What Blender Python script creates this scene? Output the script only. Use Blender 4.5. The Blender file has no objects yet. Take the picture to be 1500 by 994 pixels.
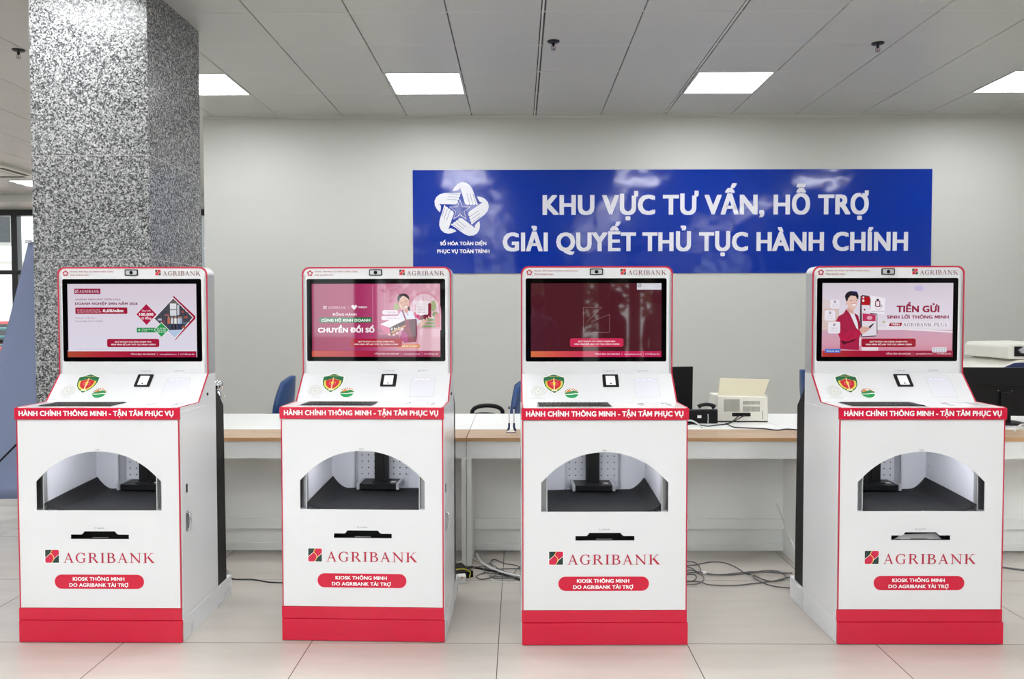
import bpy, bmesh, math, random
from mathutils import Vector, Matrix
from mathutils.geometry import tessellate_polygon
random.seed(7)
PI = math.pi
S = bpy.context.scene
COL = S.collection

# ------------------------------------------------------------------ camera, world, exposure
cam = bpy.data.objects.new('camera', bpy.data.cameras.new('camera'))
COL.objects.link(cam)
cam.data.sensor_width = 36.0
cam.data.lens = 1160.5 / 1500 * 36
cam.data.clip_start = 0.05
cam.matrix_world = (Matrix.Translation((0, 0, 1.4)) @ Matrix.Rotation(0.0086, 4, 'Z')
                    @ Matrix.Rotation(PI / 2 - 0.0322, 4, 'X') @ Matrix.Rotation(-0.001, 4, 'Z'))
S.camera = cam
S.view_settings.view_transform = 'Standard'
S.view_settings.look = 'None'
S.view_settings.gamma = 1
S.view_settings.use_curve_mapping = False
S.view_settings.exposure = 1.0
S.cycles.use_denoising = True
S.cycles.max_bounces = 10
S.cycles.diffuse_bounces = 5
S.cycles.glossy_bounces = 5
S.cycles.transmission_bounces = 8

world = bpy.data.worlds.new('world'); S.world = world
world.use_nodes = True
wn = world.node_tree
bg = wn.nodes['Background']
_tc = wn.nodes.new('ShaderNodeTexCoord'); _sx = wn.nodes.new('ShaderNodeSeparateXYZ')
_rp = wn.nodes.new('ShaderNodeValToRGB')
wn.links.new(_tc.outputs['Generated'], _sx.inputs[0]); wn.links.new(_sx.outputs['Z'], _rp.inputs[0])
_rp.color_ramp.elements[0].position = 0.0; _rp.color_ramp.elements[0].color = (0.82, 0.85, 0.88, 1)
_rp.color_ramp.elements[1].position = 0.5; _rp.color_ramp.elements[1].color = (0.9, 0.95, 1.0, 1)
wn.links.new(_rp.outputs[0], bg.inputs[0])
bg.inputs[1].default_value = 2.15
PANEL_POWER = 11.5

H = 3.24          # ceiling height
WY = 7.444        # back wall


# ------------------------------------------------------------------ materials
def lin(c):
    if isinstance(c, str):
        c = tuple(int(c[i:i + 2], 16) for i in (0, 2, 4))
    o = []
    for x in c[:3]:
        x = x / 255.0
        o.append(x / 12.92 if x <= 0.04045 else ((x + 0.055) / 1.055) ** 2.4)
    return (o[0], o[1], o[2], 1.0)


def mat(name, color, rough=0.5, metal=0.0, var=0.03, scale=8.0, bump=0.0, spec=0.5, coat=0.0):
    m = bpy.data.materials.new(name); m.use_nodes = True
    nt = m.node_tree; b = nt.nodes['Principled BSDF']
    c = lin(color)
    b.inputs['Metallic'].default_value = metal
    b.inputs['Specular IOR Level'].default_value = spec
    b.inputs['Coat Weight'].default_value = coat
    tc = nt.nodes.new('ShaderNodeTexCoord'); nz = nt.nodes.new('ShaderNodeTexNoise')
    nz.inputs['Scale'].default_value = scale; nz.inputs['Detail'].default_value = 3
    nt.links.new(tc.outputs['Object'], nz.inputs['Vector'])
    mx = nt.nodes.new('ShaderNodeMix'); mx.data_type = 'RGBA'
    mx.inputs[6].default_value = tuple(x * (1 - var) for x in c[:3]) + (1,)
    mx.inputs[7].default_value = tuple(min(1, x * (1 + var)) for x in c[:3]) + (1,)
    nt.links.new(nz.outputs['Fac'], mx.inputs[0]); nt.links.new(mx.outputs[2], b.inputs['Base Color'])
    mr = nt.nodes.new('ShaderNodeMapRange')
    mr.inputs['To Min'].default_value = rough * 0.85; mr.inputs['To Max'].default_value = min(1, rough * 1.15)
    nt.links.new(nz.outputs['Fac'], mr.inputs[0]); nt.links.new(mr.outputs[0], b.inputs['Roughness'])
    if bump:
        bp = nt.nodes.new('ShaderNodeBump'); bp.inputs['Strength'].default_value = bump
        bp.inputs['Distance'].default_value = 0.01
        nt.links.new(nz.outputs['Fac'], bp.inputs['Height']); nt.links.new(bp.outputs[0], b.inputs['Normal'])
    return m


def attr_mat(name, emit=0.0, rough=0.3, spec=0.5):
    """print or screen: the flat colours of the artwork are stored on the mesh"""
    m = bpy.data.materials.new(name); m.use_nodes = True
    nt = m.node_tree; b = nt.nodes['Principled BSDF']
    a = nt.nodes.new('ShaderNodeAttribute'); a.attribute_name = 'ink'
    b.inputs['Roughness'].default_value = rough
    b.inputs['Specular IOR Level'].default_value = spec
    if emit:
        b.inputs['Base Color'].default_value = (0.004, 0.004, 0.005, 1)
        nt.links.new(a.outputs['Color'], b.inputs['Emission Color'])
        b.inputs['Emission Strength'].default_value = emit
    else:
        nt.links.new(a.outputs['Color'], b.inputs['Base Color'])
    return m


def emit_mat(name, color, strength):
    m = bpy.data.materials.new(name); m.use_nodes = True
    nt = m.node_tree; b = nt.nodes['Principled BSDF']
    b.inputs['Base Color'].default_value = (0.8, 0.8, 0.8, 1)
    b.inputs['Emission Color'].default_value = lin(color)
    b.inputs['Emission Strength'].default_value = strength
    return m


def granite_mat():
    m = bpy.data.materials.new('granite'); m.use_nodes = True
    nt = m.node_tree; b = nt.nodes['Principled BSDF']
    tc = nt.nodes.new('ShaderNodeTexCoord')
    v1 = nt.nodes.new('ShaderNodeTexVoronoi'); v1.inputs['Scale'].default_value = 115
    v2 = nt.nodes.new('ShaderNodeTexVoronoi'); v2.inputs['Scale'].default_value = 190
    nz = nt.nodes.new('ShaderNodeTexNoise'); nz.inputs['Scale'].default_value = 60; nz.inputs['Detail'].default_value = 4
    for n in (v1, v2, nz): nt.links.new(tc.outputs['Object'], n.inputs['Vector'])
    s1 = nt.nodes.new('ShaderNodeSeparateColor'); nt.links.new(v1.outputs['Color'], s1.inputs[0])
    s2 = nt.nodes.new('ShaderNodeSeparateColor'); nt.links.new(v2.outputs['Color'], s2.inputs[0])
    a1 = nt.nodes.new('ShaderNodeMath'); a1.operation = 'MULTIPLY'; a1.inputs[1].default_value = 0.5
    nt.links.new(s1.outputs[0], a1.inputs[0])
    a2 = nt.nodes.new('ShaderNodeMath'); a2.operation = 'MULTIPLY_ADD'; a2.inputs[1].default_value = 0.35
    nt.links.new(s2.outputs[1], a2.inputs[0]); nt.links.new(a1.outputs[0], a2.inputs[2])
    a3 = nt.nodes.new('ShaderNodeMath'); a3.operation = 'MULTIPLY_ADD'; a3.inputs[1].default_value = 0.3
    nt.links.new(nz.outputs['Fac'], a3.inputs[0]); nt.links.new(a2.outputs[0], a3.inputs[2])
    r = nt.nodes.new('ShaderNodeValToRGB'); cr = r.color_ramp
    cr.elements[0].position = 0.25; cr.elements[0].color = lin('353638')
    cr.elements[1].position = 0.98; cr.elements[1].color = lin('c4c4c2')
    for p, c in ((0.42, '4d4e4f'), (0.58, '7c7d7e'), (0.74, 'a2a2a2')):
        e = cr.elements.new(p); e.color = lin(c)
    nt.links.new(a3.outputs[0], r.inputs[0]); nt.links.new(r.outputs[0], b.inputs['Base Color'])
    b.inputs['Roughness'].default_value = 0.18
    b.inputs['Specular IOR Level'].default_value = 0.2
    return m


def floor_mat():
    m = bpy.data.materials.new('floor_tile'); m.use_nodes = True
    nt = m.node_tree; b = nt.nodes['Principled BSDF']
    tc = nt.nodes.new('ShaderNodeTexCoord'); sp = nt.nodes.new('ShaderNodeSeparateXYZ')
    nt.links.new(tc.outputs['Object'], sp.inputs[0])

    def M(op, a, bb=None, c=None):
        n = nt.nodes.new('ShaderNodeMath'); n.operation = op
        for i, x in enumerate((a, bb, c)):
            if x is None: continue
            if isinstance(x, (int, float)): n.inputs[i].default_value = x
            else: nt.links.new(x, n.inputs[i])
        return n.outputs[0]
    ds = []; ids = []
    for out, off in ((sp.outputs[0], -1.6873), (sp.outputs[1], 3.3272)):
        t = M('DIVIDE', M('SUBTRACT', out, off - 80.0), 0.8)
        fr = M('FRACT', t); ids.append(M('FLOOR', t))
        ds.append(M('MINIMUM', fr, M('SUBTRACT', 1.0, fr)))
    d = M('MINIMUM', ds[0], ds[1])
    line = M('LESS_THAN', d, 0.0022)
    cb = nt.nodes.new('ShaderNodeCombineXYZ'); nt.links.new(ids[0], cb.inputs[0]); nt.links.new(ids[1], cb.inputs[1])
    wn_ = nt.nodes.new('ShaderNodeTexWhiteNoise'); nt.links.new(cb.outputs[0], wn_.inputs['Vector'])
    nz = nt.nodes.new('ShaderNodeTexNoise'); nz.inputs['Scale'].default_value = 2.2; nz.inputs['Detail'].default_value = 5
    mp = nt.nodes.new('ShaderNodeMapping'); mp.inputs['Scale'].default_value = (1, 5, 1)
    nt.links.new(tc.outputs['Object'], mp.inputs[0]); nt.links.new(mp.outputs[0], nz.inputs['Vector'])
    mx = nt.nodes.new('ShaderNodeMix'); mx.data_type = 'RGBA'
    mx.inputs[6].default_value = lin('b5aea6'); mx.inputs[7].default_value = lin('cac4bc')
    f = M('ADD', M('MULTIPLY', nz.outputs['Fac'], 0.8), M('MULTIPLY', wn_.outputs['Value'], 0.2))
    nt.links.new(f, mx.inputs[0])
    m2 = nt.nodes.new('ShaderNodeMix'); m2.data_type = 'RGBA'; m2.inputs[7].default_value = lin('55504b')
    nt.links.new(line, m2.inputs[0]); nt.links.new(mx.outputs[2], m2.inputs[6])
    nt.links.new(m2.outputs[2], b.inputs['Base Color'])
    nt.links.new(M('MULTIPLY_ADD', nz.outputs['Fac'], 0.08, 0.10), b.inputs['Roughness'])
    b.inputs['Specular IOR Level'].default_value = 0.5
    return m


def wood_mat():
    m = bpy.data.materials.new('oak_laminate'); m.use_nodes = True
    nt = m.node_tree; b = nt.nodes['Principled BSDF']
    tc = nt.nodes.new('ShaderNodeTexCoord'); mp = nt.nodes.new('ShaderNodeMapping')
    mp.inputs['Scale'].default_value = (1.5, 28, 28)
    nz = nt.nodes.new('ShaderNodeTexNoise'); nz.inputs['Scale'].default_value = 1.6; nz.inputs['Detail'].default_value = 6
    nt.links.new(tc.outputs['Object'], mp.inputs[0]); nt.links.new(mp.outputs[0], nz.inputs['Vector'])
    r = nt.nodes.new('ShaderNodeValToRGB')
    r.color_ramp.elements[0].position = 0.3; r.color_ramp.elements[0].color = lin('a68768')
    r.color_ramp.elements[1].position = 0.7; r.color_ramp.elements[1].color = lin('ccb194')
    nt.links.new(nz.outputs['Fac'], r.inputs[0]); nt.links.new(r.outputs[0], b.inputs['Base Color'])
    b.inputs['Roughness'].default_value = 0.35
    return m


def gloss_wave_mat(name, color, rough):
    """glossy film on a slightly uneven wall"""
    m = mat(name, color, rough, var=0.02)
    nt = m.node_tree; b = nt.nodes['Principled BSDF']
    tc = nt.nodes.new('ShaderNodeTexCoord'); nz = nt.nodes.new('ShaderNodeTexNoise')
    nz.inputs['Scale'].default_value = 2.6; nz.inputs['Detail'].default_value = 2
    bp = nt.nodes.new('ShaderNodeBump'); bp.inputs['Strength'].default_value = 0.25; bp.inputs['Distance'].default_value = 0.03
    nt.links.new(tc.outputs['Object'], nz.inputs['Vector']); nt.links.new(nz.outputs['Fac'], bp.inputs['Height'])
    nt.links.new(bp.outputs[0], b.inputs['Normal'])
    return m


def glass_mat():
    m = bpy.data.materials.new('window_glass'); m.use_nodes = True
    nt = m.node_tree; nt.nodes.remove(nt.nodes['Principled BSDF'])
    out = nt.nodes['Material Output']
    g = nt.nodes.new('ShaderNodeBsdfGlossy'); g.inputs['Roughness'].default_value = 0.02
    t = nt.nodes.new('ShaderNodeBsdfTransparent'); t.inputs[0].default_value = (0.93, 0.96, 0.95, 1)
    fr = nt.nodes.new('ShaderNodeFresnel'); fr.inputs[0].default_value = 1.45
    mx = nt.nodes.new('ShaderNodeMixShader')
    nt.links.new(fr.outputs[0], mx.inputs[0]); nt.links.new(t.outputs[0], mx.inputs[1]); nt.links.new(g.outputs[0], mx.inputs[2])
    nt.links.new(mx.outputs[0], out.inputs[0])
    return m


M_ = {}
M_['white'] = mat('white_lacquer', 'e2e3e5', 0.16, var=0.01, scale=3)
M_['white2'] = mat('white_sheet_metal', 'dfe0e3', 0.28, var=0.02, scale=3)
M_['red'] = mat('crimson_lacquer', 'cf1238', 0.22, var=0.06, scale=5)
M_['redt'] = mat('crimson_edge_strip', 'c2203f', 0.3)
M_['black'] = mat('black_plastic', '0e0e10', 0.4, spec=.3)
M_['blackm'] = mat('black_powder_coat', '0d0c0c', 0.5, spec=.25)
M_['bezel'] = mat('black_bezel_glass', '040405', 0.04, var=0.0, spec=.2)
M_['chrome'] = mat('chrome', 'd9dadc', 0.08, 1.0)
M_['steel'] = mat('brushed_steel', '9b9da0', 0.3, 1.0, scale=40)
M_['alu'] = mat('satin_aluminium', 'c5c7ca', 0.35, 0.6)
M_['rubber'] = mat('black_mat_fabric', '0d0e12', 0.8, scale=150, bump=0.1)
M_['wall'] = mat('wall_paint', 'c5c5c0', 0.6, var=0.015, scale=0.7)
M_['ceil'] = mat('ceiling_panel', 'c2c2be', 0.35, var=0.012, scale=1.3)
M_['ceilgap'] = mat('ceiling_grid_gap', '4b4b48', 0.7)
M_['darksteel'] = mat('dark_sprinkler_metal', '3a3b3e', 0.3, 0.8)
M_['ceilrail'] = mat('ceiling_grid_rail', 'd0d0cc', 0.4)
M_['desk'] = mat('desk_white_laminate', 'f6f7f5', 0.3, var=0.01, scale=2)
M_['wood'] = wood_mat()
M_['woodedge'] = mat('oak_edge_band', 'c99e72', 0.4, var=0.1, scale=14)
M_['granite'] = granite_mat()
M_['floor'] = floor_mat()
M_['sign'] = gloss_wave_mat('blue_sign_film', '002c96', 0.1)
M_['glass'] = glass_mat()
M_['frame'] = mat('dark_window_frame', '24262a', 0.35)
M_['frameb'] = mat('dark_brown_frame', '2a1d18', 0.4)
M_['blue'] = mat('blue_chair_shell', '1d4378', 0.4)
M_['beige'] = mat('aged_beige_plastic', 'd3ccb2', 0.5)
M_['offwhite'] = mat('off_white_plastic', 'dfddd2', 0.45)
M_['greycable'] = mat('grey_cable_sheath', '5d5e60', 0.5)
M_['darkcable'] = mat('black_cable_sheath', '17171a', 0.45)
M_['whitecable'] = mat('white_cable_sheath', 'e2e2e0', 0.4)
M_['navy'] = mat('navy_plastic', '1d2a55', 0.35)
M_['banner'] = mat('slate_blue_banner_cloth', '7883a3', 0.5, var=0.05, scale=4)
M_['bannerd'] = mat('banner_ghost_print', '6a7598', 0.5, var=0.05)
M_['bannerl'] = mat('banner_ghost_light', '8c93ad', 0.5, var=0.05)
M_['print'] = attr_mat('printed_ink', 0.0, 0.3)
M_['screen'] = attr_mat('screen_picture', 0.45, 0.03, 0.85)
M_['panel_light'] = emit_mat('led_diffuser', 'fbfdff', PANEL_POWER)
M_['led'] = emit_mat('violet_led', '8a7bff', .8)
M_['chamber_led'] = emit_mat('chamber_led', 'fafcff', 14.0)
M_['scanglass'] = emit_mat('lit_scanner_window', 'dfe2f2', 0.10)
M_['scanglass'].node_tree.nodes['Principled BSDF'].inputs['Roughness'].default_value = 0.08
M_['pavement'] = mat('outdoor_paving', 'b2aea6', 0.8, var=0.1)
M_['facade'] = mat('pale_render_wall', 'e2dedb', 0.8, var=0.06)
M_['facader'] = mat('pink_render_wall', 'c9a3a0', 0.8, var=0.06)
M_['leaf'] = mat('olive_green_leaves', '6f7440', 0.6, var=0.5, scale=3)
M_['leaf2'] = mat('rusty_leaves', '9a6a45', 0.6, var=0.4, scale=3)
M_['bark'] = mat('tree_bark', '5a4a3a', 0.9, var=0.3, scale=20)
M_['carred'] = mat('red_car_paint', 'b5242c', 0.12, coat=0.6)
M_['tyre'] = mat('tyre_rubber', '18181a', 0.8)
M_['teal'] = mat('teal_painted_rail', '4f8f94', 0.4)
M_['paper'] = mat('white_paper', 'f0f0f0', 0.7)
M_['yellow'] = mat('yellow_green_wire', 'c9c53a', 0.5)
M_['interior'] = mat('kiosk_inner_lining', 'd6d7de', 0.3, var=0.02)
M_['dkwall'] = mat('dim_interior_wall', '9a9892', 0.7)
M_['dark_hole'] = mat('unlit_hole', '0b0b0c', 0.8)


# ------------------------------------------------------------------ mesh builder
class MB:
    def __init__(s):
        s.v = []; s.f = []; s.mi = []; s.c = []; s.mats = []

    def m(s, mt):
        if isinstance(mt, str): mt = M_[mt]
        if mt not in s.mats: s.mats.append(mt)
        return s.mats.index(mt)

    def add(s, vs, fs, mt, cols=None):
        k = s.m(mt); b = len(s.v)
        s.v += [tuple(x) for x in vs]
        for f in fs:
            s.f.append(tuple(i + b for i in f)); s.mi.append(k)
            s.c.append([cols[i] if isinstance(cols, list) else cols for i in f] if cols else None)
        return s

    def box(s, x0, x1, y0, y1, z0, z1, mt):
        v = [(x, y, z) for z in (z0, z1) for y in (y0, y1) for x in (x0, x1)]
        return s.add(v, [(0, 2, 3, 1), (4, 5, 7, 6), (0, 1, 5, 4), (2, 6, 7, 3), (0, 4, 6, 2), (1, 3, 7, 5)], mt)

    def obox(s, c, ax, ay, az, mt):
        """box from a centre and three half-axis vectors"""
        c = Vector(c); ax = Vector(ax); ay = Vector(ay); az = Vector(az)
        v = [c + ax * i + ay * j + az * k for k in (-1, 1) for j in (-1, 1) for i in (-1, 1)]
        return s.add(v, [(0, 2, 3, 1), (4, 5, 7, 6), (0, 1, 5, 4), (2, 6, 7, 3), (0, 4, 6, 2), (1, 3, 7, 5)], mt)

    def prism(s, loops, fn, t0, t1, mt, col=None):
        """2D loops (outer first, then holes) placed by fn(a, b, t) and given a thickness"""
        flat = [p for l in loops for p in l]
        tri = tessellate_polygon([[Vector((p[0], p[1], 0)) for p in l] for l in loops])
        n = len(flat)
        vs = [fn(p[0], p[1], t0) for p in flat] + [fn(p[0], p[1], t1) for p in flat]
        fs = [tuple(t) for t in tri] + [tuple(i + n for i in reversed(t)) for t in tri]
        b = 0
        for l in loops:
            k = len(l)
            for i in range(k):
                j = (i + 1) % k
                fs.append((b + i, b + j, b + j + n, b + i + n))
            b += k
        return s.add(vs, fs, mt, col)

    def tube(s, pts, r, mt, n=8, cap=True):
        pts = [Vector(p) for p in pts]; rings = []
        up = None
        for i, p in enumerate(pts):
            d = (pts[min(i + 1, len(pts) - 1)] - pts[max(i - 1, 0)])
            if d.length < 1e-9: d = Vector((0, 0, 1))
            d.normalize()
            if up is None: up = d.orthogonal().normalized()
            a = (up - d * up.dot(d))
            a = a.normalized() if a.length > 1e-6 else d.orthogonal().normalized()
            up = a; b = d.cross(a)
            rr = r[i] if isinstance(r, (list, tuple)) else r
            rings.append([p + (a * math.cos(2 * PI * k / n) + b * math.sin(2 * PI * k / n)) * rr for k in range(n)])
        vs = [v for g in rings for v in g]; fs = []
        for i in range(len(rings) - 1):
            for k in range(n):
                j = (k + 1) % n
                fs.append((i * n + k, i * n + j, (i + 1) * n + j, (i + 1) * n + k))
        if cap:
            fs.append(tuple(reversed(range(n)))); fs.append(tuple(range(len(vs) - n, len(vs))))
        return s.add(vs, fs, mt)

    def lathe(s, prof, c, mt, n=24, axis='Z'):
        vs = []; fs = []
        for (r, z) in prof:
            for k in range(n):
                a = 2 * PI * k / n
                p = (r * math.cos(a), r * math.sin(a), z)
                if axis == 'Y': p = (p[0], p[2], p[1])
                if axis == 'X': p = (p[2], p[0], p[1])
                vs.append((c[0] + p[0], c[1] + p[1], c[2] + p[2]))
        for i in range(len(prof) - 1):
            for k in range(n):
                j = (k + 1) % n
                fs.append((i * n + k, i * n + j, (i + 1) * n + j, (i + 1) * n + k))
        fs.append(tuple(reversed(range(n)))); fs.append(tuple(range(len(vs) - n, len(vs))))
        return s.add(vs, fs, mt)

    def ball(s, c, rx, ry, rz, mt, n=16, m=10):
        vs = [(c[0], c[1], c[2] - rz)]; fs = []
        for i in range(1, m):
            a = -PI / 2 + PI * i / m
            for k in range(n):
                t = 2 * PI * k / n
                vs.append((c[0] + rx * math.cos(a) * math.cos(t), c[1] + ry * math.cos(a) * math.sin(t), c[2] + rz * math.sin(a)))
        vs.append((c[0], c[1], c[2] + rz)); L = len(vs) - 1
        for k in range(n):
            j = (k + 1) % n
            fs.append((0, 1 + j, 1 + k)); fs.append((L, L - n + k, L - n + j))
            for i in range(m - 2):
                fs.append((1 + i * n + k, 1 + i * n + j, 1 + (i + 1) * n + j, 1 + (i + 1) * n + k))
        return s.add(vs, fs, mt)

    def build(s, name, parent=None, bevel=0.0, smooth=None, segs=2):
        me = bpy.data.meshes.new(name)
        me.from_pydata(s.v, [], s.f)
        for mt in s.mats: me.materials.append(mt)
        me.polygons.foreach_set('material_index', s.mi)
        if any(c is not None for c in s.c):
            at = me.color_attributes.new('ink', 'FLOAT_COLOR', 'CORNER')
            i = 0
            for f, c in zip(s.f, s.c):
                for k in range(len(f)):
                    at.data[i].color = c[k] if c else (1, 1, 1, 1); i += 1
        else:
            bm = bmesh.new(); bm.from_mesh(me)
            bmesh.ops.recalc_face_normals(bm, faces=bm.faces); bm.to_mesh(me); bm.free()
        me.update()
        o = bpy.data.objects.new(name, me); COL.objects.link(o)
        if parent: o.parent = parent
        if bevel:
            b = o.modifiers.new('bevel', 'BEVEL'); b.width = bevel; b.segments = segs
            b.limit_method = 'ANGLE'; b.angle_limit = math.radians(40)
        if smooth:
            for p in me.polygons: p.use_smooth = True
            ang = math.radians(smooth)
            bm = bmesh.new(); bm.from_mesh(me)
            for e in bm.edges:
                if len(e.link_faces) == 2 and e.calc_face_angle(0) > ang: e.smooth = False
            bm.to_mesh(me); bm.free()
        return o


def tag(o, label=None, cat=None, group=None, kind=None):
    if label: o['label'] = label
    if cat: o['category'] = cat
    if group: o['group'] = group
    if kind: o['kind'] = kind
    return o


def thing(name, label, cat, loc=(0, 0, 0), rz=0.0, group=None):
    o = bpy.data.objects.new(name, None); COL.objects.link(o)
    o.location = loc; o.rotation_euler = (0, 0, rz); o.empty_display_size = 0.1
    return tag(o, label, cat, group)


def copy_tree(o, parent=None):
    c = o.copy(); COL.objects.link(c)
    if parent: c.parent = parent
    for ch in [x for x in COL.objects if x.parent == o]:
        copy_tree(ch, c)
    return c


# ------------------------------------------------------------------ lettering
_tc = {}


def raw_text(s, bold=.002):
    c = bpy.data.curves.new('t', 'FONT'); c.body = s; c.offset = bold; c.resolution_u = 3
    o = bpy.data.objects.new('t', c)
    m = bpy.data.meshes.new_from_object(o)
    r = ([(v.co.x, v.co.y) for v in m.vertices], [tuple(p.vertices) for p in m.polygons])
    bpy.data.meshes.remove(m); bpy.data.objects.remove(o); bpy.data.curves.remove(c)
    return r


_h = raw_text('H')[0]
CAP = max(p[1] for p in _h)
_wl = lambda s: max(p[0] for p in raw_text(s)[0])
_HH = _wl('HH')
_Mv = [(0, 0), (0, 1), (.17, 1), (.475, .40), (.78, 1), (.95, 1), (.95, 0), (.825, 0), (.825, .76), (.475, .10), (.125, .76), (.125, 0)]


def char_mesh(ch):
    """one letter: its shape and its advance"""
    if ch not in _tc:
        if ch == 'M':
            tri = tessellate_polygon([[Vector((p[0], p[1], 0)) for p in _Mv]])
            _tc[ch] = ([((p[0] + .10) * CAP, p[1] * CAP) for p in _Mv], [tuple(t) for t in tri], 1.15 * CAP)
        else:
            adv = _wl('H' + ch + 'H') - _HH
            v, f = ([], []) if ch == ' ' else raw_text(ch)
            _tc[ch] = (v, f, adv)
    return _tc[ch]


def put_text(mb, s, x0, x1, yb, yc, fn, t, mt, col=None, bold=0.03, skew=0.0):
    """fit the text between x0..x1, baseline yb, cap top yc"""
    V = []; F = []; x = 0
    for ch in s:
        v, f, adv = char_mesh(ch)
        b = len(V); V += [(p[0] + x, p[1]) for p in v]; F += [tuple(i + b for i in q) for q in f]
        x += adv + .035 * CAP
    a0 = min(p[0] for p in V); a1 = max(p[0] for p in V)
    hw = bold * (yc - yb) * 1.3
    kx = (x1 - x0 - 2 * hw) / (a1 - a0); ky = (yc - yb - 1.1 * hw) / CAP
    offs = [(0, 0)] if bold < .005 else [(-1, -.55), (1, -.55), (-1, .55), (1, .55)]
    for ox, oy in offs:
        t += .00004; vs = []
        for p in V:
            yy = p[1] * ky + .55 * hw + oy * hw
            vs.append(fn(x0 + hw + (p[0] - a0) * kx + skew * yy + ox * hw, yb + yy, t))
        mb.add(vs, F, mt, col)


def circ(cx, cy, r, n=24, ry=None, a0=0, a1=2 * PI):
    ry = r if ry is None else ry
    full = abs(a1 - a0 - 2 * PI) < 1e-6
    k = n if full else n + 1
    return [(cx + r * math.cos(a0 + (a1 - a0) * i / n), cy + ry * math.sin(a0 + (a1 - a0) * i / n)) for i in range(k)]


def rrect(x0, y0, x1, y1, r, n=5):
    if x0 > x1: x0, x1 = x1, x0
    if y0 > y1: y0, y1 = y1, y0
    o = []
    for cx, cy, a in ((x1 - r, y1 - r, 0), (x0 + r, y1 - r, PI / 2), (x0 + r, y0 + r, PI), (x1 - r, y0 + r, 3 * PI / 2)):
        for i in range(n + 1):
            b = a + PI / 2 * i / n
            o.append((cx + r * math.cos(b), cy + r * math.sin(b)))
    return o


def star(cx, cy, R, r, n=5, rot=0, kx=1.0):
    return [(cx + kx * (R if i % 2 == 0 else r) * math.sin(rot + PI * i / n), cy + (R if i % 2 == 0 else r) * math.cos(rot + PI * i / n)) for i in range(2 * n)]


def _arc(cx, cy, rx, ry, a0, a1, w0, w1, n=18):
    """crescent stroke: thickness runs w0 at vertical parts of the bowl, w1 at its top and bottom"""
    out = []; inn = []
    for i in range(n + 1):
        a = math.radians(a0 + (a1 - a0) * i / n)
        c, s_ = math.cos(a), math.sin(a)
        w = w1 + (w0 - w1) * abs(c) ** 1.5
        out.append((cx + rx * c, cy + ry * s_)); inn.append((cx + (rx - w) * c, cy + (ry - w * 0.9) * s_))
    return out + inn[::-1]


def _R(x0, y0, x1, y1): return [(x0, y0), (x1, y0), (x1, y1), (x0, y1)]


def _serif(x, w, y, up):
    h = 0.045
    return _R(x - w, y, x + w, y + h) if up else _R(x - w, y - h, x + w, y)


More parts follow.
